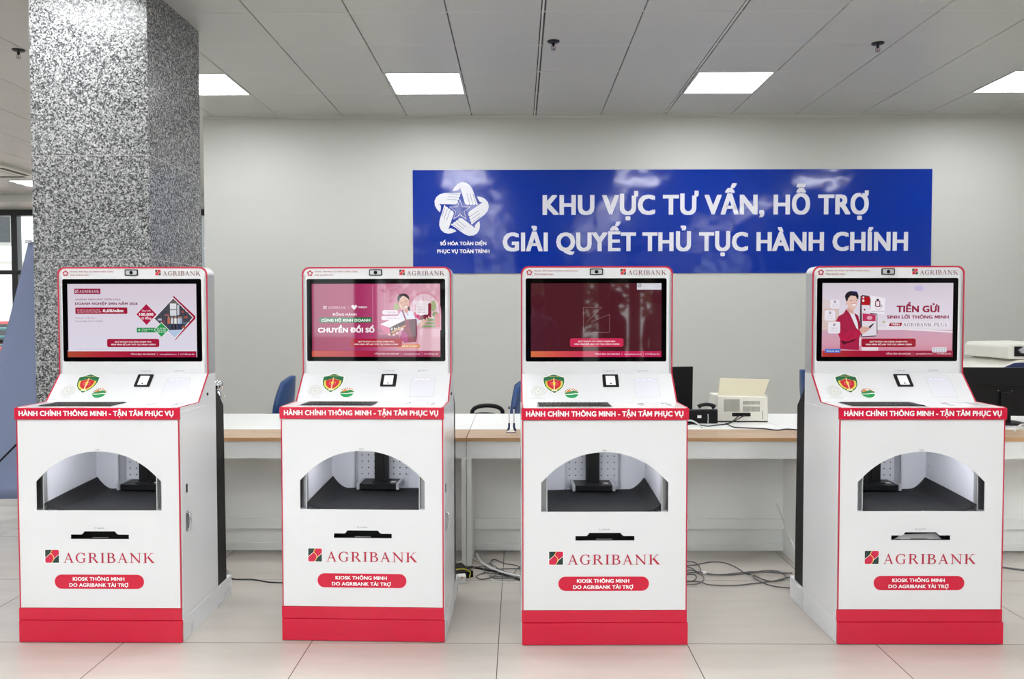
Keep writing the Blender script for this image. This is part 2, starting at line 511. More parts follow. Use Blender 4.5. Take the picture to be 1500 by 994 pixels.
def glyphs():
    T, t = 0.172, 0.072
    G = {}
    G['A'] = (1.0, [[(0.47, 1.02), (0.53, 1.02), (0.93, 0), (0.76, 0), (0.455, 0.82)], [(0.47, 1.02), (0.50, 0.9), (0.17, 0), (0.11, 0)],
                    _R(0.27, 0.33, 0.72, 0.33 + t), _serif(0.14, 0.14, 0, 1), _serif(0.84, 0.17, 0, 1)])
    G['G'] = (1.02, [_arc(0.54, 0.5, 0.52, 0.52, 42, 318, T, t), _R(0.76, 0.06, 0.9, 0.42), _serif(0.83, 0.19, 0.46, 0),
                     [(0.84, 0.98), (0.89, 0.98), (0.9, 0.68), (0.86, 0.68), (0.78, 0.82)]])
    G['R'] = (1.06, [_R(0.15, 0, 0.15 + T, 1), _serif(0.22, 0.2, 0, 1), _serif(0.2, 0.18, 1, 0), _R(0.28, 1 - t, 0.5, 1), _R(0.28, 0.47, 0.5, 0.47 + t),
                     _arc(0.5, 0.735, 0.3, 0.265, -90, 90, T, t), [(0.44, 0.5), (0.6, 0.5), (1.0, 0.04), (1.04, 0), (0.82, 0)]])
    G['I'] = (0.4, [_R(0.2 - T / 2, 0, 0.2 + T / 2, 1), _serif(0.2, 0.2, 0, 1), _serif(0.2, 0.2, 1, 0)])
    G['B'] = (0.9, [_R(0.14, 0, 0.14 + T, 1), _serif(0.15, 0.15, 0, 1), _serif(0.15, 0.15, 1, 0), _R(0.2, 1 - t, 0.5, 1), _R(0.2, 0.5, 0.52, 0.5 + t), _R(0.2, 0, 0.52, t),
                    _arc(0.48, 0.76, 0.3, 0.24, -90, 90, T, t), _arc(0.52, 0.275, 0.36, 0.275, -90, 90, T, t)])
    G['N'] = (1.14, [_R(0.17, 0, 0.17 + t, 1), _serif(0.2, 0.19, 0, 1), [(0, 1), (0.24, 1), (0.98, 0.12), (0.98, -0.03), (0.93, -0.03), (0.05, 0.96)],
                     _R(0.93, 0, 0.93 + t, 1), _serif(0.955, 0.18, 1, 0)])
    G['K'] = (1.1, [_R(0.14, 0, 0.14 + T, 1), _serif(0.2, 0.2, 0, 1), _serif(0.2, 0.2, 1, 0), [(0.28, 0.42), (0.8, 1), (0.88, 1), (0.3, 0.38)],
                    [(0.4, 0.56), (0.54, 0.68), (1.1, 0), (0.86, 0)], _serif(0.86, 0.17, 1, 0), _serif(0.95, 0.15, 0, 1)])
    G['P'] = (0.85, [_R(0.14, 0, 0.14 + T, 1), _serif(0.2, 0.2, 0, 1), _serif(0.18, 0.18, 1, 0), _R(0.28, 1 - t, 0.5, 1), _R(0.28, 0.44, 0.5, 0.44 + t),
                     _arc(0.48, 0.72, 0.32, 0.28, -90, 90, T, t)])
    G['L'] = (0.85, [_R(0.14, 0, 0.14 + T, 1), _serif(0.2, 0.2, 1, 0), _R(0.0, 0, 0.8, t), [(0.8, 0), (0.85, 0.25), (0.8, 0.25), (0.72, 0.05)]])
    G['U'] = (1.05, [_R(0.14, 0.35, 0.14 + T, 1), _serif(0.2, 0.2, 1, 0), _arc(0.53, 0.37, 0.39, 0.39, 180, 360, T * 0.8, t), _R(0.87, 0.35, 0.92, 1), _serif(0.9, 0.15, 1, 0)])
    G['S'] = (0.66, [_arc(0.33, 0.75, 0.28, 0.27, 50, 270, 0.13, 0.08), _arc(0.33, 0.27, 0.3, 0.28, -130, 90, 0.13, 0.08), _R(0.53, 0.7, 0.57, 0.98), _R(0.03, 0.03, 0.07, 0.3)])
    G[' '] = (0.35, [])
    return G


GL = glyphs()


def put_serif(mb, s, x0, x1, yb, yc, fn, t, mt, col=None, gap=0.16):
    w = sum(GL[c][0] for c in s) + gap * (len(s) - 1)
    kx = (x1 - x0) / w; ky = yc - yb; x = 0
    for c in s:
        for poly in GL[c][1]:
            pts = [(x0 + (x + a) * kx, yb + b * ky) for a, b in poly]
            tri = tessellate_polygon([[Vector((a, b, 0)) for a, b in pts]]); t += .000012
            mb.add([fn(a, b, t) for a, b in pts], [tuple(q) for q in tri], mt, col)
        x += GL[c][0] + gap


def flat(mb, pts, fn, t, col, mt='print', holes=None):
    loops = [pts] + (holes or [])
    fl = [p for l in loops for p in l]
    tri = tessellate_polygon([[Vector((p[0], p[1], 0)) for p in l] for l in loops])
    c = [lin(x) for x in col] if isinstance(col, list) else lin(col)
    mb.add([fn(p[0], p[1], t) for p in fl], [tuple(q) for q in tri], mt, c)


def bank_logo(mb, x0, y0, x1, y1, fn, t, mt='print', red='d11b46', dark='17352f'):
    w, h = x1 - x0, y1 - y0
    L = lambda pts: [(x0 + a * w, y0 + b * h) for a, b in pts]
    e = 0.00006
    flat(mb, rrect(x0 - .04 * w, y0 - .04 * h, x1 + .04 * w, y1 + .04 * h, .08 * w), fn, t, 'eef0ec', mt)
    flat(mb, L([(.03, 1), (0, .97), (0, .39), (.385, .74), (.39, .81), (.51, 1)]), fn, t + e, dark, mt)
    flat(mb, L([(1, .61), (1, .03), (.97, 0), (.49, 0), (.62, .2), (.655, .30)]), fn, t + e, dark, mt)
    flat(mb, L([(0, .06), (0, .34), (.40, .70), (.54, .57), (.61, .42), (.58, .22), (.43, 0), (.06, 0)]), fn, t + e, red, mt)
    flat(mb, L([(1, .94), (1, .66), (.655, .35), (.63, .50), (.46, .68), (.43, .80), (.56, 1), (.94, 1)]), fn, t + e, red, mt)
    c = [(.53, 1), (.41, .81), (.41, .72), (.50, .62), (.61, .5), (.63, .34), (.60, .21), (.46, 0)]
    for (a, b), (p, q) in zip(c, c[1:]):
        d = Vector((p - a, q - b)); nn = Vector((-d.y, d.x)).normalized() * .022
        flat(mb, L([(a + nn.x, b + nn.y), (p + nn.x, q + nn.y), (p - nn.x, q - nn.y), (a - nn.x, b - nn.y)]), fn, t + 2 * e, 'f0d25a', mt)


# ------------------------------------------------------------------ SETTING
def struct(o): o['kind'] = 'structure'; return o


X0, X1, Y0, Y1 = -11.0, 6.6, -6.0, 13.07
mb = MB(); mb.box(X0, X1, Y0, Y1, -0.1, 0, 'floor'); struct(mb.build('floor'))

# suspended ceiling: panels on a grid, lights replace single panels
CX0, CY0 = -1.6381, 4.8985
LIGHTS = []
for cx in (-4.5, -2.5, -1, 3, 7, 11):
    pass
light_cells = {}
cols_ = (-16, -12, -6, -2, 1, 5, 9)
rows_ = (-16, -12, -8, -6, -2, 2)
for i in cols_:
    for j in rows_:
        light_cells[(i, j)] = 1
for i, j in ((-9, 10), (-14, 8), (-6, 8), (-12, 6)):
    light_cells[(i, j)] = 1
mb = MB()
ni0 = int(math.floor((X0 - CX0) / .6)); ni1 = int(math.ceil((X1 - CX0) / .6))
nj0 = int(math.floor((Y0 - CY0) / .6)); nj1 = int(math.ceil((Y1 - CY0) / .6))
for i in range(ni0, ni1):
    for j in range(nj0, nj1):
        if (i, j) in light_cells: continue
        a = max(X0, CX0 + .6 * i + .0055); b = min(X1, CX0 + .6 * (i + 1) - .0055)
        c = max(Y0, CY0 + .6 * j + .0035); d = min(Y1, CY0 + .6 * (j + 1) - .0035)
        if b - a < .02 or d - c < .02: continue
        if i in (2, 4): b -= .022
        z = [H + random.uniform(-.0012, .0012) for _ in range(4)]
        e = .004
        v = [(a, c, z[0]), (b, c, z[1]), (b, d, z[2]), (a, d, z[3])]
        mb.add(v, [(0, 1, 2, 3)], 'ceil')
        up = H + .008
        w = [(a - e * .5, c - e * .5, up), (b + e * .5, c - e * .5, up), (b + e * .5, d + e * .5, up), (a - e * .5, d + e * .5, up)]
        mb.add(v + w, [(0, 4, 5, 1), (1, 5, 6, 2), (2, 6, 7, 3), (3, 7, 4, 0)], 'ceilrail')
mb.box(X0, X1, Y0, Y1, H + .009, H + .12, 'ceilgap')
for j in range(nj0, nj1):
    y_ = CY0 + .6 * j
    if Y0 < y_ < Y1: mb.box(X0, X1, y_ - .004, y_ + .004, H - .0010, H + .0085, 'ceilrail')
for i in (3, 5):
    x = CX0 + .6 * i
    mb.box(x - .019, x - .007, Y0, Y1, H - .0005, H + .01, 'ceilrail')
struct(mb.build('ceiling'))

# back wall and its return, side walls
mb = MB(); mb.box(-2.95, X1, WY, WY + .2, 0, H + .01, 'wall'); struct(mb.build('wall_back'))
mb = MB(); mb.box(-2.95, -2.75, WY + .2, Y1, 0, H + .01, 'wall'); struct(mb.build('wall_return'))
mb = MB(); mb.box(X1, X1 + .2, Y0, WY + .2, -.1, H + .1, 'wall'); struct(mb.build('wall_right'))
mb = MB(); mb.box(X0 - .2, X0, Y0, Y1, -.1, H + .1, 'wall'); struct(mb.build('wall_left'))
mb = MB(); mb.box(-2.93, X1, WY - .012, WY, 0, .1, 'desk'); struct(mb.build('baseboard_back'))
mb = MB(); mb.box(-2.94, X1, WY - .018, WY, H - .016, H + .001, 'ceilrail'); struct(mb.build('trim_1'))


def glazing(name_n, xs, z0, z1, y, zr, fw, mt, pane_in=0.02, y_t=.12):
    """one storey-high window: frame (structure), transoms and panes"""
    f = MB()
    f.box(xs[0] - fw / 2, xs[-1] + fw / 2, y - y_t / 2, y + y_t / 2, z0 - fw / 2, z0 + fw / 2, mt)
    f.box(xs[0] - fw / 2, xs[-1] + fw / 2, y - y_t / 2, y + y_t / 2, z1 - fw / 2, z1 + fw / 2, mt)
    for x in xs: f.box(x - fw / 2, x + fw / 2, y - y_t / 2, y + y_t / 2, z0 + fw / 2, z1 - fw / 2, mt)
    for z in zr:
        for a, b in zip(xs, xs[1:]): f.box(a + fw / 2, b - fw / 2, y - y_t / 3, y + y_t / 3, z - fw / 3, z + fw / 3, mt)
    r = struct(f.build('window_%d' % name_n))
    g = MB(); g.box(xs[0], xs[-1], y - .004, y + .004, z0, z1, 'glass')
    g.build('window_pane', r)
    return r


# far window wall on the left
mb = MB(); mb.box(X0, -2.75, Y1, Y1 + .2, 3.14, H + .1, 'wall'); mb.box(X0, -2.75, Y1 - .9, Y1, 3.13, H + .005, 'ceilrail')
mb.box(X0, -2.75, Y1, Y1 + .2, -.1, .06, 'wall'); struct(mb.build('wall_far'))
glazing(1, [-10.95, -9.65, -8.34, -6.9, -5.28, -4.0, -2.8], .1, 3.08, Y1 + .06, [2.10, .95], .1, 'frame')

# glazed front behind the photographer, dark frames
fr_open = [(-10.6, -9.0), (-8.7, -7.1), (-6.8, -5.2), (-4.9, -3.3), (-3.0, -1.5), (-1.2, -.2),
           (.42, .70), (1.27, 1.62), (1.72, 2.14), (2.24, 2.58), (3.0, 4.4), (4.7, 6.3)]
mb = MB(); prev = X0
for a, b in fr_open:
    mb.box(prev, a, Y0 - .2, Y0, 0, 2.95, 'frameb'); prev = b
    if a in (-8.7, -6.8, 4.7): mb.box(a, b, Y0 - .2, Y0, .04, 2.1, 'frameb')  # unseen solid infill, added to keep bright glass out of the end screens' reflections
mb.box(prev, X1, Y0 - .2, Y0, 0, 2.95, 'frameb')
mb.box(X0, X1, Y0 - .2, Y0, 2.95, H + .1, 'dkwall')
mb.box(X0, X1, Y0 - .2, Y0, -.1, .04, 'dkwall')
struct(mb.build('wall_front'))
for n, (a, b) in enumerate(fr_open):
    lo = 2.13 if a in (-8.7, -6.8, 4.7) else .07
    glazing(2 + n, [a + .02, b - .02] if b - a < .8 else [a + .02, (a + b) / 2, b - .02], lo, 2.92, Y0 - .1, [2.2] if b - a > .8 and lo < 1 else [], .05, 'frameb', y_t=.08)

# granite column
mb = MB()
zs = [0, .55, 1.13, 1.713, 2.297, H + .01]
for a, b in zip(zs, zs[1:]):
    mb.box(-2.751, -2.084, 4.48, 5.204, a + (.0009 if a else 0), b - .0009, 'granite')
mb.box(-2.7495, -2.0855, 4.4815, 5.2025, 0, H, 'ceilrail')
struct(mb.build('column', bevel=.0015, segs=1))

# ------------------------------------------------------------------ ceiling fittings
proto = thing('ceiling_light', '', 'ceiling light')
mb = MB()
mb.prism([_R(-.297, -.297, .297, .297), _R(-.28, -.28, .28, .28)], lambda a, b, t: (a, b, t), -.004, .012, 'ceilrail')
mb.build('frame', proto)
mb = MB(); mb.box(-.2805, .2805, -.2805, .2805, .002, .0085, 'panel_light'); mb.build('diffuser', proto)
seen = {(-2, 2): 'square white ceiling light left of centre, above the left end of the blue sign',
        (1, 2): None, (5, 2): None, (9, 2): None}
LL = {(-2, 2): 'lit square ceiling panel behind the granite column, partly hidden by it',
      (1, 2): 'lit square ceiling panel over the left half of the blue sign',
      (5, 2): 'lit square ceiling panel over the right half of the blue sign',
      (9, 2): 'lit square ceiling panel cut off by the right picture edge'}
cells = sorted(light_cells)
# columns in the last visible row sit at these grid cells
for idx, (i, j) in enumerate(cells):
    o = proto if idx == 0 else copy_tree(proto)
    o.location = (CX0 + .6 * i + .3, CY0 + .6 * j + .3, H)
    o['group'] = 'square ceiling lights'
    o['label'] = LL.get((i, j), 'lit square ceiling panel outside the picture, over the open hall')
    if j >= 8: o['label'] = 'small lit ceiling panel far back near the windows'


def sprinkler(x, y, label):
    t = thing('sprinkler_head', label, 'sprinkler', (x, y, H), 0, 'ceiling sprinklers')
    mb = MB(); mb.lathe([(.0, 0), (.042, 0), (.042, -.006), (.03, -.012), (.014, -.014)], (0, 0, 0), 'darksteel'); mb.build('escutcheon', t, smooth=40)
    mb = MB(); mb.lathe([(.008, -.012), (.010, -.03), (.006, -.034)], (0, 0, 0), 'darksteel', 12)
    mb.tube([(-.006, 0, -.03), (-.016, 0, -.042), (-.006, 0, -.056)], .0025, 'steel')
    mb.tube([(.006, 0, -.03), (.016, 0, -.042), (.006, 0, -.056)], .0025, 'steel')
    mb.tube([(0, 0, -.03), (0, 0, -.056)], .0025, 'redt'); mb.build('frame_arms', t)
    mb = MB(); mb.lathe([(.002, -.056), (.016, -.057), (.016, -.060), (.002, -.061)], (0, 0, 0), 'steel', 12); mb.build('deflector', t)


sprinkler(.235, 5.412, 'chrome sprinkler head on the ceiling near the middle, beside the double rail')
sprinkler(2.446, 5.478, 'chrome sprinkler head on the right part of the ceiling')
sprinkler(-3.482, 5.548, 'chrome sprinkler head on the ceiling left of the granite column')
t = thing('smoke_detector', 'round white smoke detector at the top picture edge', 'smoke detector', (2.33, 4.625, H))
mb = MB(); mb.lathe([(0, 0), (.055, 0), (.055, -.012), (.04, -.03), (.02, -.036)], (0, 0, 0), 'offwhite'); mb.build('housing', t, smooth=40)
mb = MB(); mb.lathe([(.041, -.014), (.05, -.018), (.046, -.024)], (0, 0, 0), 'black'); mb.build('vent_ring', t)
t = thing('air_conditioner', 'white cassette air conditioner in the far left ceiling', 'air conditioner', (-6.75, 10.05, H))
mb = MB(); mb.prism([rrect(-.47, -.47, .47, .47, .05)], lambda a, b, t_: (a, b, t_), -.035, .0, 'offwhite'); mb.build('face_panel', t, bevel=.01)
mb = MB(); mb.prism([_R(-.24, -.24, .24, .24)], lambda a, b, t_: (a, b, t_), -.04, -.034, 'ceilrail'); mb.build('grille', t)
for k in range(4):
    mb = MB(); r_ = Matrix.Rotation(PI / 2 * k, 3, 'Z')
    mb.obox(r_ @ Vector((0, .36, -.037)), r_ @ Vector((.26, 0, 0)), r_ @ Vector((0, .03, 0)), (0, 0, .003), 'ceilgap'); mb.build('air_slot', t)


# ------------------------------------------------------------------ wall sign
def wall_fn(a, b, t): return (a, WY - .003 - t, b)


t = thing('wall_sign', 'long blue sign with white capitals and a ring of hands, on the back wall', 'sign', (0, 0, 0))
mb = MB(); mb.prism([[(-.99, 1.780), (3.842, 1.780), (3.842, 2.742), (-.99, 2.742)]], wall_fn, -.003, .004, 'sign')
mb.build('sign_panel', t)


def wp(x, y):
    """a point of the sign in the photo's own scale, laid on the wall"""
    return (-.99 + (x - 605) / (1364 - 605) * 4.832, 2.742 - (y - 248) / (400 - 248) * .962)


wh = 'd9d9e2'
mb = MB()
for s_, xa, xb, yb, yc, bo in (('KHU VỰC TƯ VẤN, HỖ TRỢ', 795.5, 1272, 314, 285, .034), ('GIẢI QUYẾT THỦ TỤC HÀNH CHÍNH', 737, 1330, 367.5, 340, .034)):
    a = wp(xa, yb); b = wp(xb, yc)
    put_text(mb, s_, a[0], b[0], a[1], b[1], wall_fn, .0055, 'print', lin(wh), bo * 1.1)
mb.build('lettering', t)
mb = MB()
for s_, xa, xb, yb, yc in (('SỐ HÓA TOÀN DIỆN', 645, 713, 358.5, 353.3), ('PHỤC VỤ TOÀN TRÌNH', 640.5, 717.5, 370, 364.7)):
    a = wp(xa, yb); b = wp(xb, yc)
    put_text(mb, s_, a[0], b[0], a[1], b[1], wall_fn, .0055, 'print', lin('e4e4ea'), .04)
mb.build('caption', t)
# five hands round a star; drawn in the scale of a 781 px crop (7.1x) centred on the star
mb = MB()
hc = (347, 405)
handp = [(-88, 205), (-66, 243), (-36, 275), (8, 293), (52, 288), (92, 262), (118, 222), (135, 175), (152, 120), (174, 62), (172, 57), (160, 57), (148, 66), (143, 57), (128, 57), (115, 66), (110, 57), (98, 57), (84, 68), (78, 57), (62, 58), (42, 70), (32, 100), (18, 150), (2, 200), (-8, 236), (-12, 232), (-18, 216), (-40, 208), (-70, 202)]
thumb = [(-80, 203), (-62, 202), (-30, 212), (-14, 236), (-10, 222), (-14, 208), (-40, 198), (-70, 198)]
k = 1 / 7.1


def hand_pt(x, y, ang):
    c, s_ = math.cos(ang), math.sin(ang)
    X, Y = x * c + y * s_, -x * s_ + y * c
    return wp(630 + (hc[0] - 0 + X) * k - 3, 250 + (hc[1] - Y) * k)


for i in range(5):
    a = 2 * PI / 5 * i
    flat(mb, [hand_pt(x, y, a) for x, y in handp], wall_fn, .0055, 'dcdce3')
    for q in ((60, 175, 90, 72), (92, 175, 122, 72), (124, 172, 152, 75)):
        d = Vector((q[2] - q[0], q[3] - q[1])).normalized(); n_ = Vector((-d.y, d.x)) * 2.0
        flat(mb, [hand_pt(x, y, a) for x, y in ((q[0] + n_.x, q[1] + n_.y), (q[2] + n_.x, q[3] + n_.y), (q[2] - n_.x, q[3] - n_.y), (q[0] - n_.x, q[1] - n_.y))], wall_fn, .006, '3c4a7a')
so = [hand_pt(x - 12, y, 0) for x, y in star(0, 0, 118, 47)]
si = [hand_pt(x - 12, y, 0) for x, y in star(0, 0, 106, 42)]
flat(mb, so, wall_fn, .0055, 'dcdce3', holes=[si])
mb.build('emblem', t)

# ------------------------------------------------------------------ KIOSKS
HW = .3475; DH = 1.0064; DV = .209; BV = .3201; BZ = 1.1253; TZ = 1.6179; RV = .402
fr = lambda a, b, t: (a, -t, b)                 # front panel plane
hd = lambda a, b, t: (a, BV - t, b)             # head face
_sl = Vector((0, BV - DV, BZ - DH)); SLL = _sl.length; _sl.normalize(); _sn = Vector((0, -_sl.z, _sl.y))
sl = lambda a, b, t: tuple(Vector((a, DV, DH)) + _sl * b + _sn * t)   # slope; b = distance up the slope
dk = lambda a, b, t: (a, b, DH + t)             # deck


def S2(v): return (v - DV) / (BV - DV) * SLL    # depth on the slope -> distance up it


CR = 'cf1f45'


class Art:
    """screen picture: flat shapes given in the coordinates of one enlarged crop"""
    def __init__(s, rect):
        s.r = rect; s.mb = MB(); s.t = .0012
        s.u0, s.u1, s.z0, s.z1 = -.302, .2964, 1.2021, 1.5403
        s.mp = lambda x, y: (x, y)

    def P(s, x, y):
        x, y = s.mp(x, y); x0, x1, y0, y1 = s.r
        return (s.u0 + (x - x0) / (x1 - x0) * (s.u1 - s.u0), s.z1 - (y - y0) / (y1 - y0) * (s.z1 - s.z0))

    def poly(s, pts, c):
        s.t += .00002; flat(s.mb, [s.P(*p) for p in pts], hd, s.t, c, 'screen'); return s

    def rect(s, x0, y0, x1, y1, c): return s.poly([(x0, y0), (x1, y0), (x1, y1), (x0, y1)], c)

    def hgrad(s, x0, y0, x1, y1, cs):
        n = len(cs) - 1
        for i in range(n):
            a = x0 + (x1 - x0) * i / n; b = x0 + (x1 - x0) * (i + 1) / n
            s.poly([(a, y0), (b, y0), (b, y1), (a, y1)], [cs[i], cs[i + 1], cs[i + 1], cs[i]])
        return s

    def vgrad(s, x0, y0, x1, y1, cs):
        n = len(cs) - 1
        for i in range(n):
            a = y0 + (y1 - y0) * i / n; b = y0 + (y1 - y0) * (i + 1) / n
            s.poly([(x0, a), (x1, a), (x1, b), (x0, b)], [cs[i], cs[i], cs[i + 1], cs[i + 1]])
        return s

    def ell(s, cx, cy, rx, ry, c, n=20): return s.poly(circ(cx, cy, rx, n, ry), c)

    def rr(s, x0, y0, x1, y1, r, c): return s.poly(rrect(x0, y0, x1, y1, r), c)

    def text(s, tx, x0, x1, yb, yc, c, bold=.03, serif=False, skew=0):
        s.t += .00002
        a = s.P(x0, yb); b = s.P(x1, yc)
        if serif: put_serif(s.mb, tx, a[0], b[0], a[1], b[1], hd, s.t, 'screen', lin(c))
        else: put_text(s.mb, tx, a[0], b[0], a[1], b[1], hd, s.t, 'screen', lin(c), bold, skew)
        s.t += .0003
        return s

    def line(s, x0, y0, x1, y1, w, c):
        d = Vector((x1 - x0, y1 - y0)).normalized(); n = Vector((-d.y, d.x)) * w / 2
        return s.poly([(x0 + n.x, y0 + n.y), (x1 + n.x, y1 + n.y), (x1 - n.x, y1 - n.y), (x0 - n.x, y0 - n.y)], c)

    def logo(s, x0, y0, x1, y1, red, dark):
        s.t += .00002
        a = s.P(x0, y1); b = s.P(x1, y0)
        bank_logo(s.mb, a[0], a[1], b[0], b[1], hd, s.t, 'screen', red, dark); s.t += .00016

    def pill(s, x0, y0, c, c2=None):
        s.rr(x0, y0, x0 + 469, y0 + 75, 16, c)
        s.text('QUÝ KHÁCH VUI LÒNG CHẠM VÀO', x0 + 70, x0 + 397, y0 + 34, y0 + 21, 'f6eef2', .03)
        s.text('MÀN HÌNH ĐỂ LÀM THỦ TỤC HÀNH CHÍNH', x0 + 38, x0 + 434, y0 + 58, y0 + 45, 'f6eef2', .03)

    def bar(s, x0, x1, y0, y1, cs):
        s.hgrad(x0, y0, x1, y1, cs); w = x1 - x0; m = (y0 + y1) / 2
        s.text('TỔNG ĐÀI: 024.32053205', x0 + .49 * w, x0 + .68 * w, m + 6, m - 6, 'f3dfe6', .02)
        s.text('www.agribank.com.vn', x0 + .715 * w, x0 + .845 * w, m + 5, m - 6, 'f3dfe6', .02)
        s.text('2.213 điểm giao dịch', x0 + .876 * w, x0 + .985 * w, m + 5, m - 6, 'f3dfe6', .02)
        s.rect(x0 + .695 * w, m - 10, x0 + .697 * w, m + 10, 'e6b8c6'); s.rect(x0 + .861 * w, m - 10, x0 + .863 * w, m + 10, 'e6b8c6')


def art1():
    A = Art((133, 1290, 228, 888))
    A.vgrad(133, 228, 1290, 888, ['dcd0dc', 'e2dae8', 'e3dfee'])
    A.rect(195, 270, 430, 318, '96174a'); A.rect(203, 280, 231, 308, 'e9dfe6'); A.rect(206, 283, 228, 305, '96174a'); A.line(208, 303, 226, 285, 5, 'e9dfe6')
    A.text('AGRIBANK', 240, 418, 307, 283, 'f3e8ee', serif=True)
    A.text('CHƯƠNG TRÌNH PHÁT TRIỂN CÙNG', 200, 608, 374, 361, '7d2a4c', .015)
    A.text('DOANH NGHIỆP SMEs NĂM 2026', 200, 762, 416, 394, '7b1b3c', .04)
    A.rr(202, 440, 670, 497, 6, 'a01538')
    A.text('Lãi suất cho vay ngắn hạn chỉ từ', 220, 424, 466, 456, 'f4dde4', .01)
    A.text('áp dụng với khoản vay bằng VND', 220, 436, 484, 474, 'f4dde4', .01)
    A.text('0,6%/năm', 450, 634, 482, 456, 'f8f0f3', .05)
    A.text('Thời gian triển khai', 200, 378, 540, 528, '8a7885', 0)
    A.text('Từ nay đến hết 31/12/2026', 200, 448, 569, 557, '8a7885', 0)
    A.poly([(1092, 338), (1282, 520), (1282, 540), (1100, 732), (1092, 732), (1265, 530), (1080, 345)], 'a3163b')
    A.poly([(1085, 352), (1265, 530), (1092, 722), (905, 540)], 'f0ecf2')
    D = [(1085, 360), (1256, 530), (1092, 713), (914, 540)]
    A.poly(D, '4a4a55')
    A.poly([(1030, 415), (1085, 362), (1140, 415)], '6b625e')
    for x in (1150, 1185, 1215): A.line(x, 425 + (x - 1150) * .9, x + 12, 610 - (x - 1150) * .6, 7, '30313b')
    for x in (955, 985, 1015): A.line(x, 515 - (x - 955) * .8, x + 8, 600, 6, '33343f')
    for x, y, c in ((1150, 470, '8a4a4a'), (1180, 520, 'a35b4d'), (1170, 570, '5e6a86'), (945, 540, 'b9bfd0'), (975, 560, '83455b'), (1010, 500, '9b5d5a'), (1160, 610, 'b05f4b')):
        A.rect(x, y, x + 34, y + 18, c)
    A.rect(1055, 405, 1112, 455, 'e4e6ea'); A.rect(1055, 462, 1112, 515, 'dadce2'); A.rect(1118, 418, 1138, 508, 'c9ccd6')
    A.poly([(1022, 645), (1165, 640), (1092, 713)], 'b9cbe6')
    for x, c, d in ((1042, 'c77058', '3c4460'), (1072, 'd9d9dd', '2b2f45'), (1102, 'e8e8ea', '22242c'), (1132, 'c9cedb', '2d3858'), (1152, '9fb0c9', '303a52')):
        A.ell(x, 530, 8, 9, 'b58a75'); A.rect(x - 11, 538, x + 11, 588, c); A.rect(x - 9, 586, x + 9, 638, d)
    A.poly([(843, 402), (941, 502), (843, 605), (746, 502)], 'ede2ea'); A.poly([(843, 409), (934, 502), (843, 598), (753, 502)], 'b01a45')
    A.text('Quy mô', 803, 880, 476, 462, 'f4dde4', .02); A.text('100.000', 778, 906, 515, 490, 'faf2f5', .05); A.text('tỷ đồng', 796, 888, 546, 526, 'f4dde4', .04)
    A.rect(755, 622, 930, 664, '2c9150'); A.text('Tổng gói cho vay', 800, 900, 640, 630, 'e5f3e8', .01); A.text('lãi suất', 800, 850, 656, 646, 'e5f3e8', .01); A.ell(778, 643, 8, 8, 'd8eedd')
    A.poly([(977, 572), (1046, 642), (977, 712), (909, 642)], 'e3efe6'); A.poly([(977, 579), (1039, 642), (977, 705), (916, 642)], '2c9a54')
    for i, s_ in enumerate(('Ưu đãi dành', 'riêng cho DN', 'vừa và nhỏ')): A.text(s_, 938, 1016, 632 + 17 * i, 621 + 17 * i, 'e5f3e8', .02)
    A.text('(*) Chương trình áp dụng theo quy định của ngân hàng trong từng thời kỳ, xem chi tiết tại quầy giao dịch', 205, 755, 818, 810, 'b9aebb', 0)
    A.pill(488, 722, 'a8183c')
    A.rect(133, 828, 1290, 834, 'f1e6ef')
    A.bar(133, 1290, 834, 888, ['b04a30', 'b52a38', 'a8163c', 'a31440', 'a31440'])
    return A


